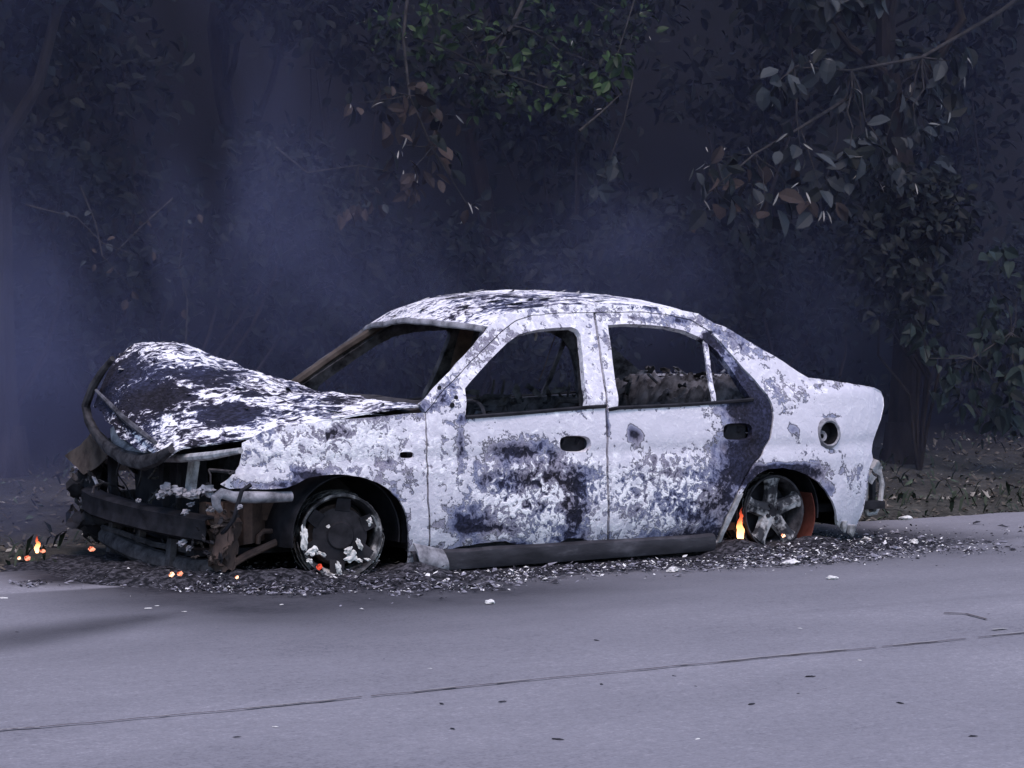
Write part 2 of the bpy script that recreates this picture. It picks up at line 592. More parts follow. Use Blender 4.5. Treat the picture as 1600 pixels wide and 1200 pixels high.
# patches of scale on the bare metal: (centre, radii in picture pixels of the side view, strength)
PATCH = [
    (828, 704, 44, 22, .50), (785, 702, 25, 12, .28), (872, 746, 54, 22, .50), (790, 756, 46, 18, .30), (905, 775, 14, 26, .35), (835, 730, 50, 5, -.15), (850, 782, 40, 12, -.12), (760, 745, 26, 22, .22), (733, 818, 36, 26, .40),
    (905, 812, 18, 18, .42), (850, 800, 50, 25, .06), (770, 815, 60, 22, .16), (895, 786, 20, 30, .2), (840, 790, 30, 10, .3),
    (690, 845, 20, 25, -.05), (720, 700, 5, 40, .42), (700, 690, 30, 12, .12), (722, 655, 14, 8, .45), (700, 662, 14, 9, .2),
    (992, 680, 12, 13, .62), (985, 672, 5, 10, .2), (1060, 770, 80, 55, .15), (1040, 745, 45, 28, .10), (990, 790, 28, 24, .16), (1075, 800, 45, 22, .22),
    (1150, 640, 40, 9, .35), (1135, 735, 28, 40, .28), (1060, 838, 80, 9, .40),
    (1040, 497, 70, 5, .34), (1080, 505, 40, 6, .35),
    (950, 660, 3, 20, .4), (948, 560, 3, 60, .22), (940, 520, 10, 30, .06),
    (1225, 735, 56, 9, .62), (1172, 752, 18, 12, .5), (1272, 745, 18, 12, .4), (1295, 765, 10, 10, .4), (1225, 728, 40, 4, .3),
    (1230, 612, 50, 16, .16), (1205, 600, 18, 20, .12), (1170, 545, 40, 14, .22), (1145, 535, 25, 14, .25), (1255, 693, 18, 26, .13), (1298, 706, 12, 6, .25), (1296, 650, 18, 4, .3), (1225, 643, 12, 4, .3), (1310, 600, 40, 5, .22), (1342, 755, 8, 40, .12), (1330, 742, 22, 16, .10), (1240, 670, 8, 6, .3),
    (525, 680, 20, 9, .42), (500, 645, 60, 9, .30), (590, 648, 60, 8, .34), (420, 650, 50, 26, .22), (400, 690, 40, 18, .10), (450, 690, 40, 16, -.02), (605, 722, 24, 14, .28), (600, 752, 20, 8, .30), (480, 742, 30, 9, .6), (430, 758, 50, 6, .5), (555, 735, 40, 6, .15), (640, 745, 12, 14, .2), (622, 778, 9, 20, .25), (638, 830, 5, 30, .30),
    (700, 590, 12, 40, .16), (740, 545, 20, 26, .20), (690, 622, 12, 10, .55), (707, 606, 8, 6, .4), (668, 635, 12, 10, .45), (800, 520, 30, 8, .16), (770, 540, 12, 16, .2),
    (900, 838, 36, 9, .45), (800, 852, 50, 6, .45), (760, 826, 80, 5, .38), (690, 860, 30, 8, .3), (860, 484, 60, 5, .32), (1000, 482, 60, 5, .2), (1140, 520, 30, 6, .3),
]


DOOR_PATCH = [(1180, 668, 34, 52, .66), (1196, 640, 14, 40, .5), (1158, 712, 26, 30, .40), (1133, 785, 30, 34, .34), (1110, 830, 32, 20, .36), (1104, 548, 8, 26, .6), (1120, 560, 14, 46, .45), (1155, 590, 18, 46, .60), (1182, 618, 14, 30, .55), (1105, 530, 12, 12, .5), ]          # scorching of the rear door alone


def char_at(px, py, base=0.30, extra=()):
    c = base
    for (cx, cy, rx, ry, s) in PATCH + list(extra):
        d = ((px - cx) / rx) ** 2 + ((py - cy) / ry) ** 2
        if d < 5: c += 0.8 * s * math.exp(-d * 0.9)
    return c


def speck_at(px, py):
    s = 0.30 + 0.34 * smooth(660, 630, py) * smooth(1180, 1080, px) * smooth(640, 680, px)
    s += 0.3 * math.exp(-(((px - 690) / 40) ** 2 + ((py - 720) / 60) ** 2)) + 0.35 * math.exp(-(((px - 600) / 60) ** 2 + ((py - 690) / 50) ** 2))
    s += 0.75 * math.exp(-(((px - 850) / 110) ** 2 + ((py - 775) / 75) ** 2) ** 1.5)
    s += 0.70 * math.exp(-(((px - 1050) / 90) ** 2 + ((py - 770) / 62) ** 2) ** 1.5)
    s += 0.62 * math.exp(-(((px - 460) / 130) ** 2 + ((py - 690) / 60) ** 2) ** 1.5)
    s += 0.35 * math.exp(-(((px - 1225) / 55) ** 2 + ((py - 610) / 22) ** 2)) + 0.3 * math.exp(-(((px - 1275) / 22) ** 2 + ((py - 725) / 30) ** 2)) + 0.3 * math.exp(-(((px - 1335) / 22) ** 2 + ((py - 740) / 40) ** 2)) + 0.25 * math.exp(-(((px - 1160) / 40) ** 2 + ((py - 550) / 25) ** 2))
    s -= 0.18 * math.exp(-(((px - 1290) / 80) ** 2 + ((py - 700) / 80) ** 2))
    s -= 0.22 * math.exp(-(((px - 1020) / 60) ** 2 + ((py - 670) / 30) ** 2))
    s += 0.35 * math.exp(-(((px - 1050) / 260) ** 2 + ((py - 478) / 12) ** 2))
    return max(0.14, s)


def panel(name, outline, holes=(), h=0.022, t=0.02, mats=None, parent=None, far=False, attrs=True, px=True, dent=0.006, base=0.30, offs=0.0, wob=0.0015, extra=()):
    """a sheet-metal panel lying on the body side: outline and holes are picked points; far=True makes its mirror twin on the other side"""
    cv = (lambda L: [side(*p) for p in L]) if px else (lambda L: L)
    out = dens(cv(outline), h * 0.8)
    hs = [dens(cv(q), h * 0.55) for q in holes]
    out = np.array([p + np.array([wob * fbm(p[0] * 19, p[1] * 19, 7), wob * fbm(p[0] * 19, p[1] * 19, 1)]) * 1.5 for p in out])
    lo, hi = out.min(0), out.max(0)
    gx = np.arange(lo[0], hi[0], h); gz = np.arange(lo[1], hi[1], h)
    G = np.array([(x + (h / 2 if j % 2 else 0), z) for j, z in enumerate(gz) for x in gx])
    if len(G):
        G = G + rng.uniform(-h * .12, h * .12, G.shape)
        ok = inside(G, out)
        for q in hs: ok &= ~inside(G, q)
        allb = np.vstack([out] + hs)
        G = G[ok]
        if len(G):
            d = np.sqrt(((G[:, None, :] - allb[None]) ** 2).sum(2)).min(1)
            G = G[d > h * 0.55]
    pts, edges, st = [], [], 0
    for L in [out] + hs:
        n = len(L)
        edges += [(st + i, st + (i + 1) % n) for i in range(n)]
        pts += list(L); st += n
    pts += list(G)
    res = delaunay_2d_cdt([Vector((float(p[0]), float(p[1]))) for p in pts], edges, [], 0, 1e-6)
    V = np.array([(v.x, v.y) for v in res[0]])
    tri = [f for f in res[2]]
    cen = np.array([V[list(f)].mean(0) for f in tri])
    ok = inside(cen, out)
    for q in hs: ok &= ~inside(cen, q)
    tri = [f for f, k in zip(tri, ok) if k]
    m = MB()
    vs = []
    ch, spk = [], []
    for (x, z) in V:
        y = S(x, z) + offs + dent * fbm(x * 3.5, z * 3.5, 3) + dent * 0.25 * fbm(x * 16, z * 16, 8)
        vs.append((x, y, z))
    back = []
    for p in vs:
        # inward: away from the outer skin, roughly normal to it
        dz = (S(p[0], p[2] + .01) - S(p[0], p[2] - .01)) / .02
        dx = (S(p[0] + .01, p[2]) - S(p[0] - .01, p[2])) / .02
        nrm = np.array([-dx, 1.0, -dz]); nrm /= np.linalg.norm(nrm)
        back.append(tuple(np.array(p) + nrm * t))
    if attrs:
        for p in vs:
            a, b_ = proj(p)
            ch.append(char_at(a, b_, base, extra)); spk.append(speck_at(a, b_))
    N_ = len(vs)
    front = []
    for f in tri:
        a, b_, c = (V[i] for i in f)
        area = (b_[0] - a[0]) * (c[1] - a[1]) - (b_[1] - a[1]) * (c[0] - a[0])
        front.append(tuple(f) if area > 0 else tuple(f)[::-1])
    cnt = {}
    for f in front:
        for i in range(len(f)):
            e = (f[i], f[(i + 1) % len(f)])
            cnt[e] = True
    rim = [(a, N_ + a, N_ + b_, b_) for (a, b_) in cnt if (b_, a) not in cnt]
    bk = [tuple(N_ + i for i in f[::-1]) for f in front]
    vs = vs + back
    if far:
        vs = [(x, 2 * YC - y, z) for (x, y, z) in vs]
        front = [f[::-1] for f in front]; bk = [f[::-1] for f in bk]; rim = [f[::-1] for f in rim]
    m.v = [tuple(map(float, p)) for p in vs]
    m.f = front + bk + rim
    m.m = [0] * len(front) + [1] * len(bk) + [1 if far else 0] * len(rim)
    if attrs:
        m.attr['char'] = ch + ch
        m.attr['speck'] = spk + spk
    return m.build(name, mats or [M['paint'], M['innergrey']], parent)


car = empty('burnt_car', (0, 0, 0))
tag(car, 'burnt-out four-door sedan, bare metal white with ash and blotched with soot, at the roadside', 'car')

M['innergrey'] = simple('grey_inner_steel', (0.008, 0.008, 0.0105), (0.115, 0.114, 0.132), 11, 0.85)
# ---- outlines picked on the side view
SEAM_A = [(666, 646), (668, 700), (670, 780), (671, 866)]
ROOFSEAM = [(666, 646), (688, 617), (735, 567), (788, 515), (806, 502), (830, 494), (870, 490), (927, 489)]
ROOFSEAM2 = [(931, 489), (1000, 488), (1040, 492), (1080, 501), (1106, 518)]
B_UP = [(927, 489), (937, 545), (944, 600), (947, 646)]
B_LOW = [(947, 646), (949, 740), (950, 815), (947, 856)]
DOORBOT = [(947, 856), (938, 853), (925, 846), (905, 841), (888, 841), (872, 849), (858, 852), (830, 850), (806, 851), (790, 845), (770, 847), (750, 849), (715, 855), (671, 868)]
REARSEAM = [(1106, 518), (1128, 540), (1152, 568), (1176, 594), (1192, 612), (1203, 632), (1207, 652), (1202, 686), (1190, 708), (1176, 724), (1163, 744), (1150, 772), (1134, 808), (1117, 845)]
FWIN = [(727, 653), (726, 607), (737, 594), (767, 561), (792, 536), (812, 522), (840, 515), (868, 512), (893, 511), (902, 515), (907, 523), (911, 560), (914, 600), (916, 637), (820, 646)]
RWIN = [(966, 637), (961, 590), (955, 540), (950, 508), (975, 506), (1007, 507), (1040, 510), (1068, 516), (1094, 527), (1120, 548), (1143, 578), (1160, 604), (1174, 626), (1060, 633)]


def shrink(L, dx):
    return [(x + dx, y) for x, y in L]


for far in (False, True):
    fd = panel('front_door', ROOFSEAM + shrink(B_UP[1:], -1.3) + shrink(B_LOW[1:-1], -1.3) + DOORBOT + SEAM_A[::-1][1:-1], [FWIN, ell(899, 693.5, 24, 13, 22, 3.0)], t=0.035, parent=car, far=far)
    if not far: tag(fd, 'white ashen front door with dark blotches across its middle')
    rd = panel('rear_door', ROOFSEAM2 + REARSEAM[1:] + [(1100, 841), (1060, 840), (1040, 843), (1020, 840), (1005, 842), (985, 847), (965, 851), (951, 856)] + shrink(B_LOW[::-1][1:], 2.5) + shrink(B_UP[::-1][1:-1], 2.5),
               [RWIN, ell(1153, 674.5, 23, 13.5, 20, 3.4)], t=0.035, parent=car, far=far, extra=DOOR_PATCH)
    if not far: tag(rd, 'speckled white rear door, burnt black along its rear edge')
    # division bar of the rear window
    bar = panel('window_bar', [(1100, 531), (1106, 531), (1120, 630), (1114, 630)], h=0.012, t=0.012, parent=rd, far=far, offs=0.004, base=0.42)
    # mouldings along the window sills
    for (nm, L, par) in (('belt_moulding', [(727, 652), (820, 645), (917, 636.5), (946, 634.5)], fd), ('belt_moulding', [(951, 640), (967, 637), (1060, 633), (1120, 629), (1176, 624)], rd)):
        pts = []
        for q in L:
            x, z = side(*q); y = S(x, z) - 0.004
            pts.append((x, 2 * YC - y if far else y, z))
        mb = MB(); mb.tube(pts, 0.0095, 6); mb.build(nm, M['soot'], par)
    # recesses behind the handle holes
    for (q, par) in (((899, 693.5), fd), ((1153, 674.5), rd)):
        x, z = side(*q); y = S(x, z) + 0.052
        yy = 2 * YC - y if far else y
        mb = MB()
        mb.box((x, yy, z), (0.17, 0.01, 0.10))
        sgn = -1 if far else 1
        mb.box((x - 0.045, yy - sgn * 0.012, z + 0.012), (0.012, 0.02, 0.028), (0.2, 0.3, 0.2))
        mb.box((x + 0.04, yy - sgn * 0.012, z + 0.008), (0.016, 0.02, 0.026), (0.5, 0.1, 0.4))
        mb.build('handle_recess', M['soot'], par)
    # front wing
    WING = [(664, 645), (640, 646), (600, 650), (555, 654), (500, 659), (450, 664), (410, 674), (378, 692), (378, 704), (377, 716), (374, 727), (368, 737), (358, 748), (345, 757), (360, 764), (385, 763), (410, 765), (448, 762),
            (460, 757), (478, 748), (500, 743), (520, 741), (545, 742), (568, 746), (590, 754), (608, 765), (622, 779), (632, 796), (637, 815), (639, 845), (639, 872), (636, 897), (648, 896), (667, 893), (668, 866), (667, 780), (665, 700)]
    fw = panel('front_wing', WING, [ell(635.5, 711, 10.5, 5, 16, 3.4)], t=0.012, parent=car, far=far, dent=0.010)
    # roof rail with windscreen pillar
    RAIL = [(655, 631), (700, 582), (745, 533), (766, 507), (784, 492), (812, 483), (850, 479), (930, 476), (1010, 478), (1050, 482), (1090, 490), (1112, 503), (1120, 520), (1106, 516), (1080, 499.5), (1040, 490.5), (1000, 486.5), (929, 487.5), (870, 488.5), (829, 492.5), (805, 500.5), (787, 513.5), (734, 565.5), (687, 615.5), (665, 644)]
    panel('roof_pillar', RAIL, h=0.018, t=0.03, parent=car, far=far, offs=-0.003)
    QUARTER = [(1113, 504), (1132, 510), (1156, 524), (1182, 540), (1208, 555), (1232, 570), (1250, 582), (1264, 590), (1300, 595), (1340, 601), (1368, 606), (1377, 611), (1381, 621), (1382, 634), (1377, 655), (1369, 675), (1364, 690), (1362, 705), (1364, 718), (1357, 735), (1353, 765), (1349, 795), (1342, 812), (1338, 824), (1331, 831), (1325, 822), (1316, 820), (1307, 813),
               (1305, 796), (1300, 782), (1292, 768), (1280, 754), (1264, 743), (1245, 735), (1222, 731), (1200, 733), (1183, 741), (1168, 756), (1158, 772), (1153, 773), (1166, 745.5), (1178, 726), (1192, 709.5), (1204, 687), (1209, 652), (1205, 631), (1194, 611), (1178, 592.5), (1154, 566.5), (1130, 538.5), (1113, 522)]
    qp = panel('rear_quarter_panel', QUARTER, [ell(1295, 677, 16, 24, 22)], t=0.014, parent=car, far=far, dent=0.009)
    panel('arch_flange', [(1160, 771), (1145, 806), (1131, 834), (1116, 868), (1105, 876), (1099, 870), (1107, 853), (1121, 846), (1136, 809), (1152, 774)], h=.014, t=.02, mats=[M['palesteel'], M['char']], parent=qp, far=far, offs=-.006)
    # fuel filler: a ring, a dished well and the neck
    x, z = side(1295, 677); y0 = S(x, z)
    if not far:
        mb = MB()
        mb.lathe([(0.058, -0.004), (0.066, -0.010), (0.078, -0.002), (0.082, 0.006)], (x, y0, z), 28, 0, 0.06)
        mb.build('fuel_filler', M['greysteel'], qp)
        mb = MB()
        mb.lathe([(0.06, 0.002), (0.058, 0.06), (0.0, 0.065)], (x, y0, z), 24)
        mb.build('filler_well', M['soot'], qp)
        mb = MB()
        mb.lathe([(0.012, 0.03), (0.026, 0.022), (0.03, 0.03), (0.03, 0.06)], (x - 0.02, y0, z - 0.016), 18)
        mb.build('filler_neck', M['greysteel'], qp)
    # dark ledge between door bottoms and sill
    panel('sill_step', [(674, 872), (674, 846), (760, 840), (860, 838), (950, 838), (1040, 832), (1118, 830), (1108, 862)], h=.03, t=.02, mats=[M['soot'], M['soot']], parent=car, far=far, offs=.018, attrs=False)
    # sill
    mb = MB()
    a = side(640, 880); b_ = side(1106, 862)
    rows = []
    for k in range(40):
        s = k / 39
        x = a[0] - 0.01 + (b_[0] - a[0]) * s
        zt = 0.098 + 0.004 * fbm(x * 4, 0, 2)
        zb = 0.004 + 0.012 * s
        prof = [(0.05, zt + 0.012), (-0.014, zt + 0.007), (-0.029, zt - 0.004), (-0.033 + .003 * fbm(x * 7, 0, 5), zt - 0.028), (-0.033 + .004 * fbm(x * 6, 3, 5), zb + 0.028), (-0.024, zb + 0.006), (0.10, zb)]
        rows.append([(x, 2 * YC - (y - 0.012) if far else y - 0.012, z) for (y, z) in prof])
    mb.sheet(rows if far else [r[::-1] for r in rows], 0.006, 0, 0)
    sl = mb.build('sill', M['sill'], car)
    if not far:
        tag(sl, 'dark sooty sill below the doors')

# pale lump where wing and sill meet
mb = MB()
rows = []
for k in range(12):
    px_ = 641 + 46 * k / 11
    row = []
    for j in range(10):
        py_ = 850 + (46 - 3 * k / 11) * j / 9 + (k / 11) * 10 * (1 - j / 9)
        x, z = side(px_, py_)
        row.append((x, -0.075 + 0.03 * ((j - 4.5) / 4.5) ** 2 + 0.004 * fbm(x * 14, z * 14, 2) + 0.02 * (k / 11) ** 3, z))
    rows.append(row)
mb.sheet(rows, 0.01, 0, 0)
mb.build('jacking_bracket', M['greysteel'], car)

# ---- roof
def crom(ctrl, xs, x):
    """smooth interpolation of values given at rising stations"""
    return float(np.interp(x, xs, ctrl))


def cubic(xs, ys, x):
    xs = list(xs); n = len(xs)
    i = max(0, min(n - 2, int(np.searchsorted(xs, x) - 1)))
    h = xs[i + 1] - xs[i]; t = min(1, max(0, (x - xs[i]) / h))
    m0 = (ys[i + 1] - ys[i - 1]) / (xs[i + 1] - xs[i - 1]) * h if i > 0 else (ys[1] - ys[0])
    m1 = (ys[i + 2] - ys[i]) / (xs[i + 2] - xs[i]) * h if i < n - 2 else (ys[-1] - ys[-2])
    return (2 * t ** 3 - 3 * t * t + 1) * ys[i] + (t ** 3 - 2 * t * t + t) * m0 + (-2 * t ** 3 + 3 * t * t) * ys[i + 1] + (t ** 3 - t * t) * m1


railpts = [side(*p) for p in [(764, 509), (784, 493), (812, 484), (850, 480), (930, 477), (1010, 479), (1050, 483), (1090, 491), (1114, 505)]]
rx = [p[0] for p in railpts]; rz = [p[1] for p in railpts]
X0, X1 = rx[0], rx[-1]
rows = []
NU, NV = 70, 46
for i in range(NU + 1):
    u = i / NU
    row = []
    for j in range(NV + 1):
        v = -1 + 2 * j / NV
        bow = 0.10 * (1 - v * v)
        xf = X0 - bow; xr = X1 + 0.05 * (1 - v * v)
        x = xf + (xr - xf) * u
        xe = X0 + (X1 - X0) * u
        ze = cubic(rx, rz, xe) - 0.004
        yn = S(xe, ze) + 0.002
        half = YC - yn
        crown = 0.088 * (math.sin(math.pi * (0.10 + 0.86 * u)) ** 0.7)
        z = ze + crown * (1 - abs(v) ** 2.4)
        z += 0.010 * fbm(x * 2.2, v * 2.2, 4) * (1 - v ** 4) + 0.003 * fbm(x * 12, v * 10, 9) * (1 - v ** 8)
        row.append((x, YC + half * v, z))
    rows.append(row)
mb = MB(); mb.sheet(rows, 0.012, 0, 1)
ch = []; sp = []
for p in mb.v:
    a, b_ = proj(p)
    c = 0.33 + 0.26 * math.exp(-(((a - 800) / 110) ** 2 + ((b_ - 478) / 14) ** 2)) + 0.12 * math.exp(-((b_ - 464) / 5) ** 2) - 0.1 * smooth(930, 1000, a)
    ch.append(c); sp.append(0.9)
mb.attr['char'] = ch; mb.attr['speck'] = sp
roof = mb.build('roof', [M['paint_streak'], M['char']], car)
# loose curls of burnt paint standing on the roof
for k in range(40):
    u, v = rng.uniform(0.02, 0.6), rng.uniform(-0.9, 0.95)
    i, j = int(u * NU), int((v + 1) / 2 * NV)
    p = np.array(rows[i][j]); L = rng.uniform(0.015, 0.05); wd = L * 0.4; a = rng.uniform(-0.6, 0.6)
    d = np.array([math.cos(a), math.sin(a), 0]); e = np.array([-d[1], d[0], 0]); hgt = rng.uniform(0.006, 0.018)
    mb = MB()
    mb.add([p - d * L - e * wd + [0, 0, .001], p - d * L + e * wd + [0, 0, .002], p + e * wd + [0, 0, hgt * .4], p + d * L + e * wd * .4 + [0, 0, hgt], p + d * L * .8 - e * wd * .5 + [0, 0, hgt * .9], p - e * wd + [0, 0, hgt * .3]],
           [(0, 1, 2, 5), (5, 2, 3, 4)])
    mb.build('paint_curl', M['palesteel'] if rng.random() < .5 else M['soot'], roof, smoothing=False)

# headers and screen surround
def edge_row(i): return [np.array(p) for p in rows[i]]


hd = edge_row(0)
mb = MB(); mb.tube([p + np.array([-0.006, 0, -0.016]) for p in hd[1:-1]], 0.012, 8, flat=1.3)
mb.build('windscreen_header', M['greysteel'], car)
hd = edge_row(NU)
mb = MB(); mb.tube([p + np.array([0.006, 0, -0.012]) for p in hd[1:-1]], 0.018, 8)
mb.build('rear_window_header', M['char'], car)

# ---- trunk lid, rear panel, parcel shelf
deck = [side(*p) for p in [(1264, 590), (1300, 595), (1340, 601), (1368, 606), (1377, 611)]]
dx = [p[0] for p in deck]; dz = [p[1] for p in deck]
rows2 = []
for i in range(26):
    u = i / 25
    xe = dx[0] + (dx[-1] - dx[0]) * u
    ze = cubic(dx, dz, xe) - 0.003
    row = []
    for j in range(31):
        v = -1 + 2 * j / 30
        half = YC - S(xe, ze)
        x = xe + 0.10 * (1 - v * v) * u - 0.02 * (1 - v * v) * (1 - u)
        row.append((x, YC + half * v, ze + 0.008 * (1 - v * v) + 0.003 * fbm(x * 6, v * 5, 3)))
    rows2.append(row)
# turn down at the rear
last = rows2[-1]
qe = [side(*p) for p in [(1381, 621), (1382, 634), (1377, 655), (1369, 675), (1364, 690)]]
for (x_, z_) in qe:
    rows2.append([(x_ + 0.10 * (1 - (-1 + 2 * j / 30) ** 2), YC + (YC - S(x_, z_)) * (-1 + 2 * j / 30), z_) for j in range(31)])
mb = MB(); mb.sheet(rows2, 0.012, 0, 1)
mb.attr['char'] = [0.33] * len(mb.v); mb.attr['speck'] = [0.5] * len(mb.v)
mb.build('trunk_lid', [M['paint'], M['char']], car)
mb = MB()
rows3 = []
for (x_, z_) in [side(*p) for p in [(1363, 692), (1362, 705), (1360, 735), (1356, 770), (1350, 800), (1338, 826)]]:
    rows3.append([(x_ + 0.09 * (1 - (-1 + 2 * j / 20) ** 2) - 0.004, YC + (YC - S(x_, z_) - 0.004) * (-1 + 2 * j / 20), z_) for j in range(21)])
mb.sheet(rows3, 0.012, 0, 1)
mb.attr['char'] = [0.4] * len(mb.v); mb.attr['speck'] = [0.6] * len(mb.v)
mb.build('rear_panel', [M['paint'], M['char']], car)
# bumper stay sticking out at the corner: an open upright frame
mb = MB()
P_ = lambda px, py, Y=0.19: onY(px, py, Y)
stay = [P_(1353, 747), P_(1362, 733), P_(1374, 737), P_(1378, 757), P_(1375, 785), P_(1367, 801), P_(1355, 803), P_(1350, 792), P_(1352, 765), P_(1353, 747)]
mb.tube(stay, 0.017, 7, cap=False, flat=0.8)
for q in ((1366, 726), (1356, 742), (1346, 733)):
    c = P_(*q, 0.17); mb.rbox(c, (0.075, 0.07, 0.055), (0.3, 0.5, 0.4), 0, .02)
mb.build('bumper_stay', M['palesteel'], car)
mb = MB(); c = P_(1363, 770, 0.235); mb.box(c, (0.05, 0.02, 0.19), (0, 0, 0.5)); mb.build('bumper_stay_backing', M['soot'], car)
mb = MB()
for q, s in (((1318, 826), .03), ((1330, 832), .035), ((1309, 818), .025)):
    c = P_(*q, 0.02); mb.tube([c + [0, 0, .04], c, c + [0.01, 0, -.02]], [s * .8, s * .6, s * .2], 6)
mb.build('torn_edge', M['palesteel'], car)

mb = MB()
for k in range(15):
    u = k / 14
mb.box((2.58, YC, 0.72), (0.42, 1.28, 0.02), (0, 0.0, 0))
mb.build('parcel_shelf', M['char'], car)

# ---- hood: buckled, its far side sprung up
hx = [-0.76, -0.70, -0.55, -0.35, -0.10, 0.15, 0.42]
hy = [0.10, 0.42, 0.78, 1.14, 1.42]
HZ = np.array([
    [0.555, 0.590, 0.650, 0.745, 0.800],
    [0.600, 0.660, 0.770, 0.870, 0.900],
    [0.625, 0.770, 0.920, 1.005, 1.010],
    [0.660, 0.830, 0.985, 1.060, 1.062],
    [0.715, 0.815, 0.915, 0.990, 1.005],
    [0.750, 0.800, 0.855, 0.900, 0.915],
    [0.782, 0.795, 0.815, 0.845, 0.862]])


def hood_z(x, y):
    col = [cubic(hx, list(HZ[:, j]), x) for j in range(5)]
    return cubic(hy, col, y)


rowsh = []
NH, MH = 80, 80
for i in range(NH + 1):
    u = i / NH
    row = []
    for j in range(MH + 1):
        v = j / MH
        x = -0.76 + 1.18 * u
        ynear = S(x, 0.70) + 0.035 + 0.05 * smooth(-0.3, -0.76, x)
        y = ynear + (1.45 - 0.36 * smooth(-.30, -.78, x) - ynear) * v
        z = hood_z(x, 0.10 + 1.32 * v)
        bowx = -0.05 * math.sin(math.pi * v) * (1 - u) ** 3 + 0.10 * math.sin(math.pi * v) * u ** 3 * -1
        z += (0.032 * fbm(x * 3.2, y * 3.2, 1) + 0.024 * fbm(x * 8, y * 6, 6)) * math.sin(math.pi * min(1, v * 4) / 2) * (1 - .6 * smooth(0.1, .4, x)) + 0.006 * fbm(x * 17, y * 14, 2)
        row.append((x + bowx, y, z))
    rowsh.append(row)
mb = MB(); mb.sheet(rowsh, 0.010, 0, 1)
HP = [(215, 600, 62, 34, .27), (190, 570, 30, 20, .15), (200, 655, 50, 26, .22), (240, 572, 20, 6, -.15), (262, 596, 14, 6, -.12), (228, 640, 10, 8, -.25), (335, 590, 36, 13, .42), (290, 580, 30, 10, .25), (350, 648, 46, 15, .62), (255, 620, 40, 18, .35), (270, 660, 28, 10, -.08), (420, 640, 60, 8, .24), (470, 610, 40, 7, .2), (390, 615, 20, 8, .22), (300, 690, 50, 6, .18), (240, 545, 40, 10, -.04), (520, 625, 40, 6, .2), (160, 600, 16, 40, .4)]
ch, sp = [], []
for p in mb.v:
    a, b_ = proj(p)
    c = 0.41 + .10 * smooth(330, 200, a)
    for (cx, cy, r1, r2, s) in HP:
        d = ((a - cx) / r1) ** 2 + ((b_ - cy) / r2) ** 2
        if d < 5: c += s * math.exp(-d * d * .5)
    ch.append(c); sp.append(1.15)
mb.attr['char'] = ch; mb.attr['speck'] = sp
hood = tag(mb.build('hood', [M['paint_streak'], M['soot']], car), 'buckled hood sprung up on its far side, half black and half white')
for k in range(34):
    i, j = int(rng.integers(6, NH - 8)), int(rng.integers(4, MH - 3))
    p = np.array(rowsh[i][j]); L = rng.uniform(0.010, 0.038); wd = L * rng.uniform(.25, .5); a = rng.uniform(0, 6.28)
    d = np.array([math.cos(a), math.sin(a), 0]); q = np.array([-d[1], d[0], 0]); hg = rng.uniform(0.004, 0.016)
    mb = MB()
    mb.add([p - d * L - q * wd, p - d * L + q * wd * .6, p + q * wd + [0, 0, hg * .4], p + d * L + q * wd * .4 + [0, 0, hg], p + d * L * .8 - q * wd * .5 + [0, 0, hg * .9], p - q * wd + [0, 0, hg * .3]], [(0, 1, 2, 5), (5, 2, 3, 4)])
    mb.build('paint_curl', M['palesteel'] if rng.random() < .5 else M['soot'], hood, smoothing=False)
# hood front frame hanging as a hoop
mb = MB()
hoop = [onX(x, y, -0.765) for x, y in [(176, 560), (160, 580), (144, 606), (134, 634), (138, 656), (150, 678), (170, 700), (196, 716), (225, 722), (248, 716), (268, 702)]]
mb.tube(hoop, [.012, .016, .02, .022, .022, .022, .026, .032, .034, .026, .016], 8, flat=1.2)
mb.build('hood_front_frame', M['char'], hood)
mb = MB()
mb.tube([onX(x, y, -0.785) for x, y in [(150, 610), (170, 630), (195, 655), (220, 675), (243, 692)]], [.008, .011, .014, .014, .010], 7)
mb.build('hood_edge', M['innergrey'], hood)
mb = MB()
mb.tube([onX(x, y, -0.70) for x, y in [(180, 668), (186, 695), (205, 708), (235, 706)]], [.02, .03, .025, .012], 7, flat=1.4)
mb.build('latch_plate', M['greysteel'], hood)

# cowl and windscreen base
mb = MB()
cw = []
for i in range(6):
    row = []
    for j in range(25):
        v = j / 24
        y = 0.10 + 1.37 * v
        x = 0.36 + 0.045 * i - 0.10 * math.sin(math.pi * v)
        row.append((x, y, 0.745 + 0.006 * i + 0.035 * math.sin(math.pi * v) + 0.006 * fbm(x * 9, y * 9, 3)))
    cw.append(row)
mb.sheet(cw, 0.02, 0, 0)
mb.build('cowl', M['char'], car)

# ---- front end under the hood
mb = MB()
bm = [(-0.60, 0.13, 0.235), (-0.68, 0.25, 0.25), (-0.74, 0.5, 0.265), (-0.765, 0.8, 0.28), (-0.75, 1.1, 0.29), (-0.70, 1.36, 0.30), (-0.64, 1.46, 0.30)]
g = []
for (x, y, z) in bm:
    g.append([(x + 0.06, y, z + 0.058), (x, y, z + 0.056), (x - 0.02, y, z + 0.045), (x - 0.012, y, z + 0.008), (x - 0.012, y, z - 0.008), (x - 0.02, y, z - 0.042), (x, y, z - 0.056), (x + 0.06, y, z - 0.058)])
gg = [[tuple(np.array(a_) * (1 - s) + np.array(b_) * s) for a_, b_ in zip(g[i], g[i + 1])] for i in range(6) for s in (0, .25, .5, .75)] + [g[-1]]
mb.sheet(gg, 0.006, 0, 0)
tag(mb.build('bumper_beam', M['soot'], car), 'blackened bumper beam bared at the nose')
mb = MB()
mb.tube([(-0.52, 0.20, 0.06), (-0.60, 0.30, 0.055), (-0.66, 0.55, 0.075), (-0.68, 0.8, 0.095), (-0.66, 1.1, 0.12), (-0.62, 1.3, 0.125)], 0.036, 8, flat=1.2)
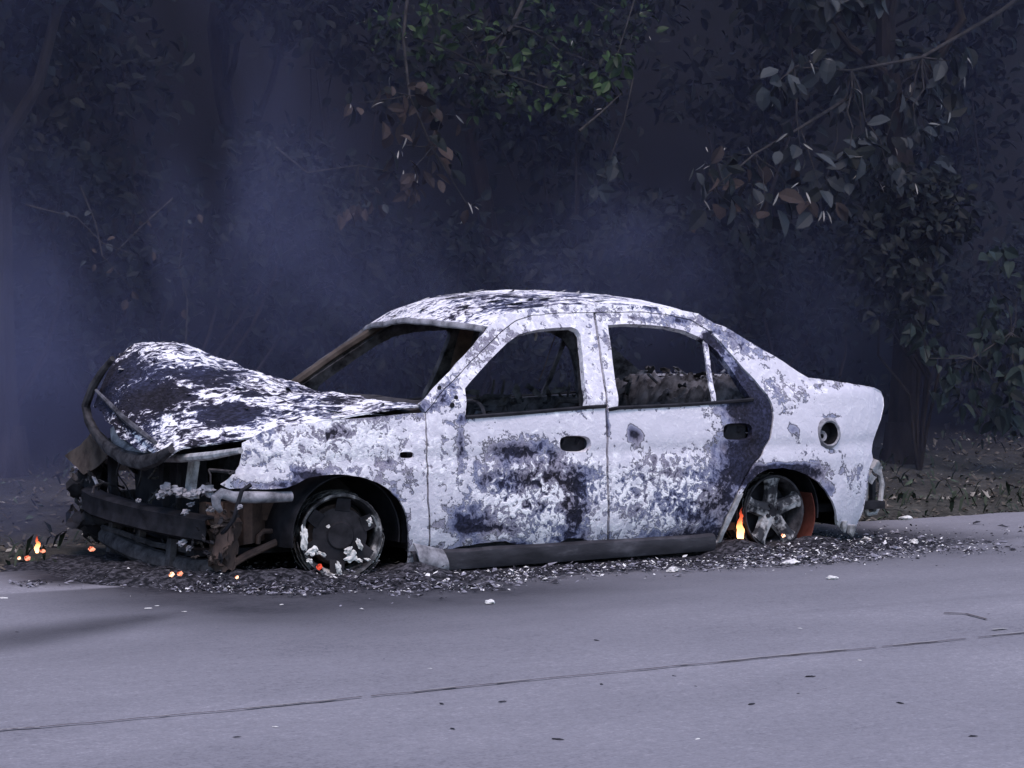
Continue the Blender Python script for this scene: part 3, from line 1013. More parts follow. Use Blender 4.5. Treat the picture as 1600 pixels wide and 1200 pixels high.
mb.tube([(-0.60, 0.34, 0.13), (-0.66, 0.6, 0.14), (-0.67, 0.95, 0.165), (-0.65, 1.25, 0.17)], 0.014, 6)
for y, z in ((0.42, .1), (0.78, .12), (1.12, .14)):
    mb.box((-0.655, y, z), (0.03, 0.05, 0.16), (0, 0.1, 0))
mb.build('lower_crossmember', M['char'], car)
mb = MB()
mb.rbox((-0.50, 0.78, 0.36), (0.05, 0.74, 0.44), None, 0, .02, 5)
mb.build('radiator', M['soot'], car)
mb = MB()
mb.tube([onX(x, y, -0.66) for x, y in [(250, 717), (285, 716), (330, 712), (376, 704)]], [.014, .017, .017, .012], 8, flat=1.1)
tag(mb.build('upper_tie_bar', M['palesteel'], car), 'pale bar across the top of the nose')
mb = MB(); mb.box((-0.585, 0.34, 0.46), (0.028, 0.055, 0.16), (0.05, 0.12, 0.1)); mb.box((-0.60, 0.34, 0.385), (0.05, 0.09, 0.03), (0.1, 0, 0.2))
mb.build('radiator_upright', M['palesteel'], car)
for q, s_ in (((-0.60, 0.62, 0.43), (0.03, 0.05, 0.30)), ((-0.62, 1.2, 0.43), (0.03, 0.05, 0.34)), ((-0.60, 0.46, 0.43), (0.02, 0.02, 0.28))):
    mb = MB(); mb.rbox(q, s_, None, 0, .01); mb.build('grille_upright', M['soot'], car)
mb = MB()
tp = [onY(x, y, 0.005) for x, y in [(345, 799), (338, 790), (337, 778), (346, 771), (365, 777), (400, 777), (455, 776)]]
mb.tube(tp, [.012, .02, .024, .024, .026, .027, .024], 10)
tag(mb.build('wing_stay', M['greysteel'], car), 'pale tube below the wing ahead of the front wheel')
# lumps of melted alloy on the beam
def lump(c, sx, sy, sz, rot, seed, amp=0.9):
    b0 = bmesh.new(); bmesh.ops.create_icosphere(b0, subdivisions=3, radius=1)
    vs_ = []
    for v in b0.verts:
        k = 1 + amp * fbm(v.co.x * 1.5 + seed, v.co.y * 1.5, v.co.z * 1.5 + seed * .7) + .25 * fbm(v.co.x * 5, v.co.y * 5 + seed, v.co.z * 5)
        X_, Z_ = v.co.x * k * sx, v.co.z * k * sz
        vs_.append((c[0] + X_ * math.cos(rot) - Z_ * math.sin(rot), c[1] + v.co.y * k * sy, c[2] + X_ * math.sin(rot) + Z_ * math.cos(rot)))
    m = MB(); m.add(vs_, [tuple(v.index for v in f.verts) for f in b0.faces]); b0.free()
    return m


for (px, py, X_, s) in ((262, 765, -.72, .035), (252, 773, -.73, .022), (282, 770, -.70, .028), (302, 771, -.69, .026), (323, 766, -.62, .032), (375, 792, -.66, .012), (290, 800, -.70, .016), (298, 788, -.69, .014), (216, 782, -.78, .010), (330, 795, -.6, .016), (285, 848, -.67, .02), (296, 856, -.66, .014)):
    lump(onX(px, py, X_), s, s * 1.1, s * .65, .3, px).build('melted_alloy', M['greysteel'], car)
# side-member ends, wheelhouse plates
mb = MB(); mb.rbox((-0.50, 0.17, 0.165), (0.09, 0.09, 0.22), (0.05, 0.05, 0.25), 0, .03, 14, 10); mb.rbox((-0.56, 0.12, 0.20), (0.012, 0.12, 0.22), (0.0, 0.15, 0.3), 0, .05, 14, 12); mb.rbox((-0.30, 0.30, 0.30), (0.5, 0.07, 0.09)); mb.build('side_member', M['rust'], car)
mb = MB(); mb.rbox((-0.50, 1.40, 0.165), (0.10, 0.10, 0.23)); mb.rbox((-0.30, 1.27, 0.30), (0.5, 0.07, 0.09)); mb.build('side_member', M['char'], car)
mb = MB()
mb.sheet([[onY(345 + 75 * i / 8, 790 + (70 - 18 * i / 8) * j / 6 + (0 if j else -6), 0.26 + 0.05 * math.sin(i)) for j in range(7)] for i in range(9)], 0.01, 0, 0)
mb.build('inner_wing', M['rust'], car)
mb = MB()
mb.tube([onY(x, y, 0.16) for x, y in [(352, 888), (385, 868), (430, 848), (460, 842)]], .018, 7)
mb.tube([onY(x, y, 0.2) for x, y in [(403, 850), (404, 838), (412, 830), (446, 830)]], .012, 7)
mb.tube([onY(x, y, 0.14) for x, y in [(352, 800), (354, 826), (357, 850), (351, 872)]], [.010, .012, .010, .008], 6)
mb.build('suspension_arm', M['rust'], car)
for k in range(26):
    px, py = rng.uniform(150, 350), rng.uniform(725, 875)
    p = onX(px, py, -.60 + rng.uniform(-.03, .12)); q = [p]
    d = rng.normal(size=3) * np.array([.02, .05, .03])
    for s_ in range(6):
        d = d * .8 + rng.normal(size=3) * np.array([.012, .022, .018]); q.append(q[-1] + d)
    q = [np.array([a_[0], a_[1], min(max(a_[2], .02), .50)]) for a_ in q]
    mb = MB(); mb.tube(q, float(rng.uniform(.003, .011)), 5); mb.build('burnt_hose', [M['char'], M['soot'], M['char'], M['wire']][int(rng.integers(0, 4))], car)
# engine lump
mb = MB()
mb.rbox((-0.18, 0.75, 0.36), (0.42, 0.62, 0.40), (0, 0, 0.04), 0, .05, 6, 12); mb.rbox((-0.15, 0.75, 0.58), (0.22, 0.5, 0.08), None, 0, .02); mb.tube([(-0.3, 0.5, 0.55), (-0.36, 0.8, 0.5), (-0.3, 1.1, 0.54)], 0.035, 8)
mb.build('engine', M['char'], car)
# far headlight bracket: a scorched flap of sheet, and torn scraps round it
mb = MB()
q = [onX(*p, -0.70) for p in [(102, 712), (140, 678), (168, 712), (132, 742)]]
gr = []
for i in range(7):
    u = i / 6
    row = []
    for j in range(7):
        v = j / 6
        p = (q[0] * (1 - u) + q[1] * u) * (1 - v) + (q[3] * (1 - u) + q[2] * u) * v
        row.append(tuple(p + np.array([0.02 * math.sin(3 * u) + 0.008 * fbm(u * 4, v * 4, 1), 0, 0.004 * fbm(u * 5, v * 5, 2)])))
    gr.append(row)
mb.sheet(gr, 0.005, 0, 0)
tag(mb.build('headlight_bracket', M['brown'], car), 'brown scorched flap of sheet at the far front corner')
def scrap(name, c, L, mats, par, sc=(1, 1, 1), z0=None):
    """a crumpled scrap of sheet"""
    m = MB()
    d = Vector((rng.normal() * sc[0], rng.normal() * sc[1], rng.normal() * sc[2])).normalized(); e = d.cross(Vector(rng.normal(size=3))).normalized()
    c = Vector(c); g = []; sd_ = rng.uniform(0, 50); nn = d.cross(e)
    w_ = rng.uniform(.25, .6)
    for i in range(6):
        row = []
        for j in range(4):
            u, v = i / 2.5 - 1, j / 1.5 - 1
            k = 1 + .5 * fbm(u, v, sd_)
            row.append(c + d * L * u * k + e * L * w_ * v * (1 - .5 * abs(u)) * k + nn * L * .6 * fbm(u * 1.2, v * 1.2, sd_ + 9))
        g.append(row)
    m.sheet(g, .003, 0, 0)
    return m.build(name, mats, par)


mb = MB()
mb.rbox((-.60, 1.50, .40), (.11, .12, .22), (.2, .1, .3), 0, .08, 7, 10)
mb.rbox((-.64, 1.46, .22), (.10, .15, .18), (.1, .3, .2), 0, .08, 8, 10)
mb.build('crushed_corner', M['soot'], car)
for k in range(34):
    px, py = rng.uniform(108, 160), rng.uniform(722, 800)
    if px > 150 and py > 770: continue
    scrap('torn_scrap', onX(px, py, -0.66 + rng.uniform(-.06, .06)), rng.uniform(.012, .036), [M['char'], M['char'], M['greysteel'], M['soot']][int(rng.integers(0, 4))], car)
for k in range(22):
    px, py = rng.uniform(270, 356), rng.uniform(785, 880)
    scrap('torn_scrap', onX(px, py, -0.62 + rng.uniform(-.05, .03)), rng.uniform(.010, .026), [M['char'], M['char'], M['brown'], M['soot']][int(rng.integers(0, 4))], car)
mb = MB(); mb.tube([onX(x, y, -0.68) for x, y in [(138, 738), (146, 745), (152, 757)]], .009, 6); mb.build('torn_scrap', M['greysteel'], car)

# ---- wheels
def wheel(cx, cy, r, steer, style):
    root = empty('wheel', (cx, cy, r))
    root.parent = car
    root.rotation_euler = (0, 0, steer)
    O = (0, 0, 0)
    m = MB()
    m.lathe([(r * 0.90, 0.012), (r * 0.935, -0.004), (r * 0.985, -0.008), (r, 0.002), (r * 0.985, 0.014), (r * 0.93, 0.024), (r * 0.87, 0.06), (r * 0.84, 0.13), (r * 0.95, 0.165), (r, 0.17), (r * 0.96, 0.176), (r * 0.82, 0.14), (r * 0.84, 0.06), (r * .88, .02)], O, 64, closed=True)
    rim = m.build('rim', M['rimsteel'] if style == 'front' else M['char'], root)
    m = MB()
    if style == 'front':
        # a burnt-black disc with ventilation slots round its rim
        n = 96
        prof = [(0.0, 0.004), (0.30, 0.006), (0.34, 0.016), (0.55, 0.024), (0.66, 0.028)]
        m.lathe([(r * a, b) for a, b in prof], O, 48)
        for k in range(6):
            a0 = 2 * math.pi * (k + 0.4) / 6
            pts = []
            for s in (-1, 1):
                pts.append([(r * rr * math.cos(a0 + s * 0.30 * (1 - .2 * q)), 0.030 - 0.006 * q, r * rr * math.sin(a0 + s * 0.30 * (1 - .2 * q))) for q, rr in enumerate((0.62, 0.74, 0.90))])
            m.sheet([pts[0], pts[1]], 0.008, 0, 0)
        m.build('wheel_disc', M['soot'], root)
    else:
        for k in range(5):
            a0 = 2 * math.pi * k / 5 + math.radians(92)
            pts = []
            for (rr, hw, y) in ((0.12, 0.17, 0.030), (0.35, 0.10, 0.024), (0.6, 0.085, 0.016), (0.80, 0.10, 0.010), (0.92, 0.18, 0.010)):
                ca, sa = math.cos(a0), math.sin(a0)
                row = []
                for s, dy in ((-1, 0.02), (-0.8, 0.0), (-.25, -.004), (0, 0.006), (.25, -.004), (0.8, 0.0), (1, 0.02)):
                    row.append((r * (rr * ca - s * hw * sa), y + dy, r * (rr * sa + s * hw * ca)))
                pts.append(row)
            mm = MB(); mm.sheet([q[::-1] for q in pts], 0.02, 0, 0); mm.build('spoke', M['spoke'], root)
        m.lathe([(0.0, 0.004), (r * .12, 0.006), (r * .17, 0.02), (r * .22, .03)], O, 24)
        for k in range(4):
            a = math.pi / 2 * k + .5
            m.tube([(r * .2 * math.cos(a), 0.0, r * .2 * math.sin(a)), (r * .2 * math.cos(a), 0.03, r * .2 * math.sin(a))], .011, 6)
        m.build('hub', M['soot'], root)
    m = MB(); m.lathe([(0.0, 0.075), (r * .72, 0.075), (r * .74, 0.085), (r * .72, 0.1), (0, 0.1)], O, 32); m.build('brake_disc', M['rust'] if style == 'front' else M['soot'], root)
    # what is left of the tyre: wire hoops sagging round the rim
    m = MB()
    for k in range(26):
        rr = r * rng.uniform(1.0, 1.09); y0 = rng.uniform(0.0, 0.17)
        a0 = rng.uniform(0, 2 * math.pi); span = rng.uniform(0.8, 3.0)
        pts = []
        for s in range(14):
            a = a0 + span * s / 13
            z = rr * math.sin(a)
            wv = 0.012 * fbm(a * 3, k, 2)
            pts.append(((rr + wv) * math.cos(a), y0 + wv, max(z + wv - 0.01, -r + 0.006)))
        m.tube(pts, 0.003, 4)
    m.build('burnt_tyre', M['wire'], root)
    return root


def rim_mat():
    N = NT('scorched_rim')
    nz = N.noise(11, 5, 0.6)
    return N.surf(N.ramp(nz, [(0.46, (0.015, 0.015, 0.018)), (0.55, (0.09, 0.09, 0.095)), (0.63, (0.42, 0.41, 0.40))]), 0.6, 0.0, nz, .3, .005)


M['rimsteel'] = rim_mat()
M['spoke'] = simple('scorched_alloy', (0.03, 0.03, 0.035), (0.45, 0.44, 0.44), 13, 0.6, stops=(0.48, 0.64))
R_ = 0.192
wheel_f = wheel(0.0, 0.015, R_, math.radians(-14), 'front')
tag(wheel_f, 'blackened front wheel without tyre, lumps of white ash in it')
wheel_r = wheel(2.503, 0.03, R_, 0.0, 'rear')
tag(wheel_r, 'charred five-spoke rear wheel without tyre')
for x_, st in ((0.0, 'front'), (2.503, 'rear')):
    wf = wheel(x_, 1.40, R_, 0.0, st)
# white ash lumps stuck in the front wheel
for (px, py, a, b_, rot) in ((475, 840, 7, 22, .15), (488, 861, 12, 7, .5), (503, 866, 10, 4, -.4), (484, 876, 6, 4, 0), (529, 887, 5, 12, .3), (550, 870, 13, 10, .6), (562, 850, 5, 12, .4), (545, 860, 8, 6, .2), (588, 868, 7, 10, .2), (594, 846, 3, 12, 0), (578, 815, 6, 7, .3), (584, 808, 3, 8, .9), (576, 875, 10, 4, -.5), (513, 823, 3, 3, 0), (562, 876, 8, 4, -.3)):
    c = onY(px, py, -0.004)
    o = lump(c, a * 10 / F_PX * .75, .010, b_ * 10 / F_PX * .75, rot, px).build('ash_lump', M['ash'])
    o.parent = wheel_f
    o.matrix_parent_inverse = wheel_f.matrix_basis.inverted()

# wheelhouses
def wheelhouse(cx, far, mat, r=0.285, arc=(-0.15, math.pi + 0.15)):
    m = MB()
    n = 26
    rows_ = []
    for k in range(n + 1):
        a = arc[0] + (arc[1] - arc[0]) * k / n
        row = []
        for y, rr in ((0.02, r), (0.08, r + .015), (0.25, r + .01), (0.36, r), (0.38, r * .6), (0.38, 0.02)):
            yy = 2 * YC - y if far else y
            row.append((cx + rr * math.cos(a), yy, 0.19 + rr * math.sin(a)))
        rows_.append(row)
    m.sheet(rows_ if not far else [q[::-1] for q in rows_], 0.006, 0, 0)
    return m.build('wheelhouse', mat, car)


for far in (False, True):
    wheelhouse(0.03, far, M['soot'], 0.27)
    wheelhouse(2.52, far, M['soot'], 0.262)
# rusty liner low at the back of the rear arch
mb = MB()
mb.sheet([[(2.52 + .25 * math.cos(a), y_, .17 + .25 * math.sin(a)) for y_ in (0.03, .10, .18, .26)] for a in np.linspace(-.55, .45, 12)], 0.006, 0, 0)
tag(mb.build('rusty_liner', M['redrust'], car), 'rust-red liner behind the rear wheel')

# ---- floor, bulkheads and what is left inside
mb = MB()
mb.box((1.32, YC, 0.13), (1.9, 1.45, 0.04))
mb.box((2.85, YC, 0.19), (0.95, 1.35, 0.04))
mb.box((-0.10, YC, 0.12), (1.0, 1.0, 0.03))
mb.box((0.36, YC, 0.43), (0.03, 1.42, 0.58))
mb.box((1.32, YC, 0.19), (1.8, 0.22, 0.12))
mb.build('floor_pan', M['soot'], car)
mb = MB()
mb.tube([(0.66, 0.08, 0.63), (0.66, 0.5, 0.66), (0.66, 1.1, 0.66), (0.66, 1.5, 0.63)], .035, 8)
mb.box((0.60, 0.80, 0.56), (0.12, 0.3, 0.24)); mb.tube([(0.55, 0.2, .72), (0.5, .8, .74), (0.55, 1.4, .72)], .02, 6)
mb.build('dashboard_beam', M['char'], car)


def seat(cx, cy):
    m = MB()
    W2 = 0.21
    m.tube([(cx - .02, cy - W2, .28), (cx + .12, cy - W2, .50), (cx + .21, cy - W2 + .02, .70), (cx + .24, cy - .10, .77), (cx + .24, cy + .10, .77), (cx + .21, cy + W2 - .02, .70), (cx + .12, cy + W2, .50), (cx - .02, cy + W2, .28)], .016, 7)
    for k in range(4):
        z = .36 + .1 * k; x = cx + .02 + .065 * k
        m.tube([(x, cy - W2, z), (x + .02, cy, z - .02), (x, cy + W2, z)], .006, 5)
    for k in range(3):
        y = cy - .12 + .12 * k
        m.tube([(cx, y, .3), (cx + .13, y + .02, .52), (cx + .22, y, .73)], .006, 5)
    m.tube([(cx + .24, cy - .05, .76), (cx + .26, cy - .05, .86)], .007, 5); m.tube([(cx + .24, cy + .05, .76), (cx + .26, cy + .05, .86)], .007, 5)
    m.box((cx - .22, cy, .27), (.44, .42, .03), (0, -.06, 0)); m.box((cx - .2, cy - .2, .21), (.4, .03, .1)); m.box((cx - .2, cy + .2, .21), (.4, .03, .1))
    for k in range(5):
        m.tube([(cx - .40 + .09 * k, cy - .2, .30), (cx - .38 + .09 * k, cy, .285), (cx - .40 + .09 * k, cy + .2, .30)], .006, 5)
    return m.build('seat_frame', M['char'], car)


seat(1.28, 0.42); seat(1.28, 1.15)
mb = MB()
mb.tube([(2.0, 0.16, .30), (2.2, 0.16, .60), (2.24, .3, .66), (2.24, 1.28, .66), (2.2, 1.42, .60), (2.0, 1.42, .30)], .015, 7)
for k in range(12):
    y = .22 + .1 * k
    pts = [(2.04 + .16 * s / 16 + .02 * math.sin(s * 1.9 + k), y + .03 * math.cos(s * 1.9), .32 + .31 * s / 16) for s in range(17)]
    mb.tube(pts, .005, 4)
mb.box((1.98, YC, .27), (.5, 1.2, .03), (0, -.08, 0))
mb.box((2.28, YC, .45), (.015, 1.2, .40), (0, .18, 0))
mb.build('rear_seat_frame', M['char'], car)
# collapsed trim lying over the seats and shelf
g = []
for i in range(60):
    x = 2.02 + .80 * i / 59
    row = []
    for j in range(70):
        y = .16 + 1.25 * j / 69
        z = .44 + .40 * smooth(2.02, 2.42, x) + .035 * smooth(2.5, 2.8, x)
        z += .06 * fbm(x * 5, y * 4, 2) + .07 * abs(fbm(x * 10, y * 8, 5)) + .03 * fbm(x * 24, y * 20, 7) - .03
        if x > 2.72: z = min(z, .87)
        row.append((x, y, z))
    g.append(row)
mb = MB(); mb.sheet(g, .01, 0, 0); mb.build('collapsed_trim', M['innergrey'], car)
for k in range(26):
    x = rng.uniform(2.1, 2.7); y = rng.uniform(.3, 1.4)
    scrap('collapsed_trim', (x, y, .46 + .40 * smooth(2.02, 2.42, x) + rng.uniform(.0, .05)), rng.uniform(.02, .05), [M['char'], M['innergrey'], M['innergrey'], M['soot']][int(rng.integers(0, 4))], car, (1, .6, .25))
for k in range(9):
    px, py = rng.uniform(970, 1150), rng.uniform(578, 625)
    c = onY(px, py, rng.uniform(0.8, 1.35)); a = rng.uniform(-.5, .5)
    mb = MB(); mb.tube([c, c + [.08, .03, a * .1], c + [.18, .05, -.05 + a * .1], c + [.26, .02, -.06]], .008, 5); mb.build('spring_wire', M['innergrey'], car)
for k in range(24):
    px, py = rng.uniform(735, 912), rng.uniform(608, 645)
    scrap('collapsed_trim', onY(px, py, rng.uniform(0.75, 1.45)), rng.uniform(.02, .055), M['char'] if rng.random() < .5 else M['innergrey'], car, (1, .6, .4))
# belts and a steering column
mb = MB()
mb.tube([onY(x, y, 1.40) for x, y in [(872, 512), (862, 540), (852, 570), (842, 596)]], .006, 5, flat=.4)
mb.build('seat_belt', M['rust'], car)
mb = MB()
mb.tube([onY(x, y, 0.45) for x, y in [(837, 512), (838, 524), (836, 532)]], [.006, .008, .006], 6)
mb.build('grab_handle_stub', M['palesteel'], car)
mb = MB()
ring = [(0.88 + .10 * math.cos(a) * .45, 0.40 + .17 * math.sin(a), 0.64 + .17 * math.cos(a) * .8) for a in np.linspace(0, 2 * math.pi, 29)]
mb.tube(ring, .010, 6, cap=False); mb.tube([(0.88, .40, .64), (0.66, .40, .58), (.5, .40, .45)], .02, 7)
mb.tube([(0.88, .40, .64), ring[7]], .008, 5); mb.tube([(0.88, .40, .64), ring[21]], .008, 5)
mb.build('steering_wheel', M['char'], car)
# mirror mount: two dark holes in the little triangle
for q, s in (((706, 633), .013), ((712, 621), .011), ((686, 606), .012)):
    x, z = side(*q); m = MB(); m.lathe([(0.0, -.003), (s * .8, -.003), (s, 0.0)], (x, S(x, z) - .004, z), 12); m.build('mount_hole', M['soot'], car)
# pin ends inside the far screen pillar, rusty inner trim of the far centre pillar
mb = MB()
mb.tube([(1.43, 1.44, 0.74), (1.44, 1.40, 0.95), (1.45, 1.32, 1.16)], [.05, .045, .04], 8, flat=.5)
mb.build('centre_pillar', M['rust'], car)
mb = MB()
mb.tube([(1.43, 0.13, 0.74), (1.44, 0.17, 0.95), (1.46, 0.25, 1.16)], [.05, .045, .04], 8, flat=.5)
mb.build('centre_pillar', M['char'], car)
mb = MB()
mb.tube([(0.42, 1.40, 0.83), (0.66, 1.34, 1.0), (0.90, 1.27, 1.155)], .022, 7)
mb.build('screen_pillar_trim', M['brown'], car)
# ------------------------------------------------------------------ road marks, debris
def crack(name, pts, wdt, mat, gap=0.12):
    m = MB()
    P = dens(pts, 0.03, False)
    run = []
    for i in range(len(P) - 1):
        if fbm(P[i][0] * 4.5, P[i][1], 5) < -0.5 + gap: continue
        a, b_ = P[i], P[i + 1]
        d = b_ - a; d = d / max(1e-6, np.linalg.norm(d)); e = np.array([-d[1], d[0]])
        oa = 0.012 * fbm(a[0] * 2.5, a[1], 1) + .006 * fbm(a[0] * 11, a[1], 1)
        ob = 0.012 * fbm(b_[0] * 2.5, b_[1], 1) + .006 * fbm(b_[0] * 11, b_[1], 1)
        wa = wdt * (0.65 + 0.9 * abs(fbm(a[0] * 6, a[1], 2))); wb = wdt * (0.65 + 0.9 * abs(fbm(b_[0] * 6, b_[1], 2)))
        q = [a + e * (oa - wa), b_ + e * (ob - wb), b_ + e * (ob + wb), a + e * (oa + wa)]
        m.add([(p[0], p[1], 0.004 * fbm(p[0] * .8, p[1] * .8, 0) + 0.005) for p in q], [(0, 1, 2, 3)])
    return tag(m.build(name, mat, smoothing=False), kind='structure')


M['crack'] = simple('crack_dirt', (0.035, 0.027, 0.028), (0.10, 0.08, 0.08), 20, 0.95)
M['crack_pale'] = simple('crack_dust', (0.22, 0.21, 0.215), (0.28, 0.27, 0.27), 20, 0.95)
G = lambda px, py: onZ(px, py, 0.0)[:2]
crack('road_seam', [(-9, -2.93), (-4, -2.925), (0, -2.955), (3, -2.965), (9, -2.98)], 0.0055, M['crack'], -0.02)
crack('road_seam_edge', [(-9, -2.915), (0, -2.939), (9, -2.963)], 0.006, M['crack_pale'], 0.62)
crack('road_crack', [G(1475, 960), G(1510, 961), G(1540, 968), G(1560, 974), G(1600, 977), G(1640, 984)], 0.009, M['crack'], 0.6)
crack('road_crack', [G(1540, 986), G(1570, 983), G(1600, 978)], 0.014, M['crack_pale'], 0.9)
crack('road_crack', [G(930, 1062), G(900, 1068), G(870, 1061)], 0.006, M['crack'], 0.9)

M['fl_dark'] = simple('debris_dark', (0.008, 0.008, 0.011), (0.035, 0.033, 0.041), 30, 0.8)
M['fl_mid'] = simple('debris_grey', (0.12, 0.115, 0.14), (0.28, 0.27, 0.31), 30, 0.85)
M['fl_pale'] = simple('debris_pale', (0.50, 0.48, 0.48), (0.80, 0.78, 0.75), 30, 0.9)
M['litter'] = simple('dead_leaf', (0.035, 0.029, 0.024), (0.11, 0.095, 0.08), 9, 0.85)
M['litter_pale'] = simple('dead_leaf_pale', (0.12, 0.11, 0.095), (0.30, 0.275, 0.24), 9, 0.8)
M['litter_green'] = simple('litter_green', (0.03, 0.045, 0.03), (0.08, 0.10, 0.065), 9, 0.8)


def flake(m, x, y, z, L, mi, tilt=0.5):
    a = rng.uniform(0, 2 * math.pi)
    d = np.array([math.cos(a), math.sin(a), rng.normal() * tilt * .5]); e = np.array([-math.sin(a), math.cos(a), rng.normal() * tilt * .5])
    r_ = rng.uniform(.35, 1.0, 4)
    c = np.array([x, y, z])
    pts = [c - d * L * r_[0] - e * L * .35, c - d * L * .2 + e * L * .5 * r_[1], c + d * L * r_[2] + e * L * .2, c + d * L * .5 - e * L * .55 * r_[3]]
    lo = min(p[2] for p in pts)
    if lo < z: pts = [p + np.array([0, 0, z - lo]) for p in pts]
    mid = sum(pts) / 4 + np.array([0, 0, L * rng.uniform(.0, .35)])
    m.add(pts + [mid], [(0, 1, 4), (1, 2, 4), (2, 3, 4), (3, 0, 4)], mi)


def debris_mat():
    return [M['fl_dark'], M['fl_mid'], M['fl_pale']]


mb = MB()
n = 0
while n < 13500:
    x = rng.uniform(-1.35, 4.6)
    y = rng.uniform(-1.1, 0.6)
    if x < -0.15: yf = -0.50 + 1.0 * smooth(-0.3, -1.25, x) + .06 * fbm(x * 4, 0, 2)
    elif x < 0.5: yf = -0.62 + .06 * fbm(x * 4, 0, 2)
    elif x > 2.4: yf = -0.55 - .05 * (x - 2.4) + .2 * smooth(3.3, 4.6, x)
    else: yf = -0.55 - 0.12 * smooth(.5, 2.2, x)
    d = (y - yf) + .10 * fbm(x * 2.2, 3, 4)
    pt = fbm(x * 1.6, y * 2.4, 14) + .5 * fbm(x * 5, y * 6, 3)
    heavy = max(math.exp(-((x + .4) / .7) ** 2), .9 * math.exp(-((x - 2.5) / .6) ** 2), .55)
    p = smooth(-0.22, 0.16, d + .16 * pt) * (1 - 0.6 * smooth(0.25, .6, d)) * heavy * (.55 + .9 * smooth(-.25, .3, pt))
    if d < 0: p += 0.035 * math.exp(d * 5)
    if x > 2.9: p *= 0.97 * (1 - smooth(2.9, 4.0, x)) + .03
    if rng.random() > p: continue
    n += 1
    L = float(np.clip(rng.lognormal(-4.8, .62), .003, .045))
    if d < -0.05: L *= .75
    k = rng.random()
    pale = 0.17 if x > .4 else 0.08
    mi = 2 if k < pale else (1 if k < .46 else 0)
    hz = 0.004 + (0.05 * rng.random() ** 2 * smooth(0.0, 0.3, d) if not .45 < x < 2.05 else 0.012 * rng.random())
    if L > .022: mi = min(mi, 1); hz = .004
    if .4 < x < 2.1 and y > -.12: continue
    flake(mb, x, y, hz, L, mi, 0.6 if L < .02 else .2)
tag(mb.build('ash_debris', debris_mat(), smoothing=False), 'ash and burnt flakes strewn on the road round the wreck', 'debris', kind='stuff')

# a low bank of ash the car has settled into
mb = MB()
gx = np.arange(-1.3, 3.7, .035); gy = np.arange(-0.7, 1.9, .04)
hs = []
for x in gx:
    for y in gy:
        k = smooth(-1.25, -0.8, x) * (1 - smooth(3.0, 3.6, x)) * smooth(-0.52, -0.05, y - (0.75 * smooth(-.3, -1.2, x)) + .12 * fbm(x * 2.5, y * 2.5, 6)) * (1 - smooth(1.55, 1.85, y))
        pile = 0.06 * math.exp(-((x - 0.35) / .16) ** 2 - ((y + .10) / .2) ** 2) + 0.055 * math.exp(-((x + 0.33) / .22) ** 2 - ((y + .05) / .22) ** 2) + 0.075 * math.exp(-((x - 2.20) / .14) ** 2 - ((y + .08) / .2) ** 2) + .05 * math.exp(-((x - 2.75) / .16) ** 2 - ((y + .0) / .2) ** 2) + .05 * math.exp(-((x + .75) / .35) ** 2 - ((y - .5) / .5) ** 2)
        hs.append((x, y, -0.012 + k * (0.020 * (1 - .9 * smooth(.25, .45, x) * (1 - smooth(2.0, 2.15, x)) * (1 - smooth(-.05, .1, y))) + pile + 0.020 * fbm(x * 7, y * 7, 3) + .010 * fbm(x * 22, y * 22, 3))))
b = len(gy)
mb.add(hs, [(i * b + j, (i + 1) * b + j, (i + 1) * b + j + 1, i * b + j + 1) for i in range(len(gx) - 1) for j in range(b - 1)])
M['ashbed'] = simple('ash_bed', (0.009, 0.009, 0.012), (0.10, 0.096, 0.112), 34, 0.95, bstr=0.7, bdist=0.02, stops=(.45, .68))
tag(mb.build('ash_bed', M['ashbed']), 'low black bed of ash the wreck has settled into', 'ash', kind='stuff')

# chunks one can pick out
def chunk(name, px, py, L, mat, lab, cat, group=None, hh=.5, z=0.0, wide=.6):
    c = onZ(px, py, z)
    b0 = bmesh.new(); bmesh.ops.create_icosphere(b0, subdivisions=3, radius=1)
    a = rng.uniform(0, 3.1)
    vs_ = []
    for v in b0.verts:
        q = v.co * (1 + .55 * fbm(v.co.x * 1.3 + px, v.co.y * 1.3 + py, v.co.z * 1.3))
        X_, Y_ = q.x * L, q.y * L * wide
        vs_.append((X_ * math.cos(a) - Y_ * math.sin(a), X_ * math.sin(a) + Y_ * math.cos(a), max(0.001, q.z * L * hh + L * hh * .6)))
    m = MB(); m.add(vs_, [tuple(v.index for v in f.verts) for f in b0.faces]); b0.free()
    o = m.build(name, mat)
    o.location = c
    return tag(o, lab, cat, group)


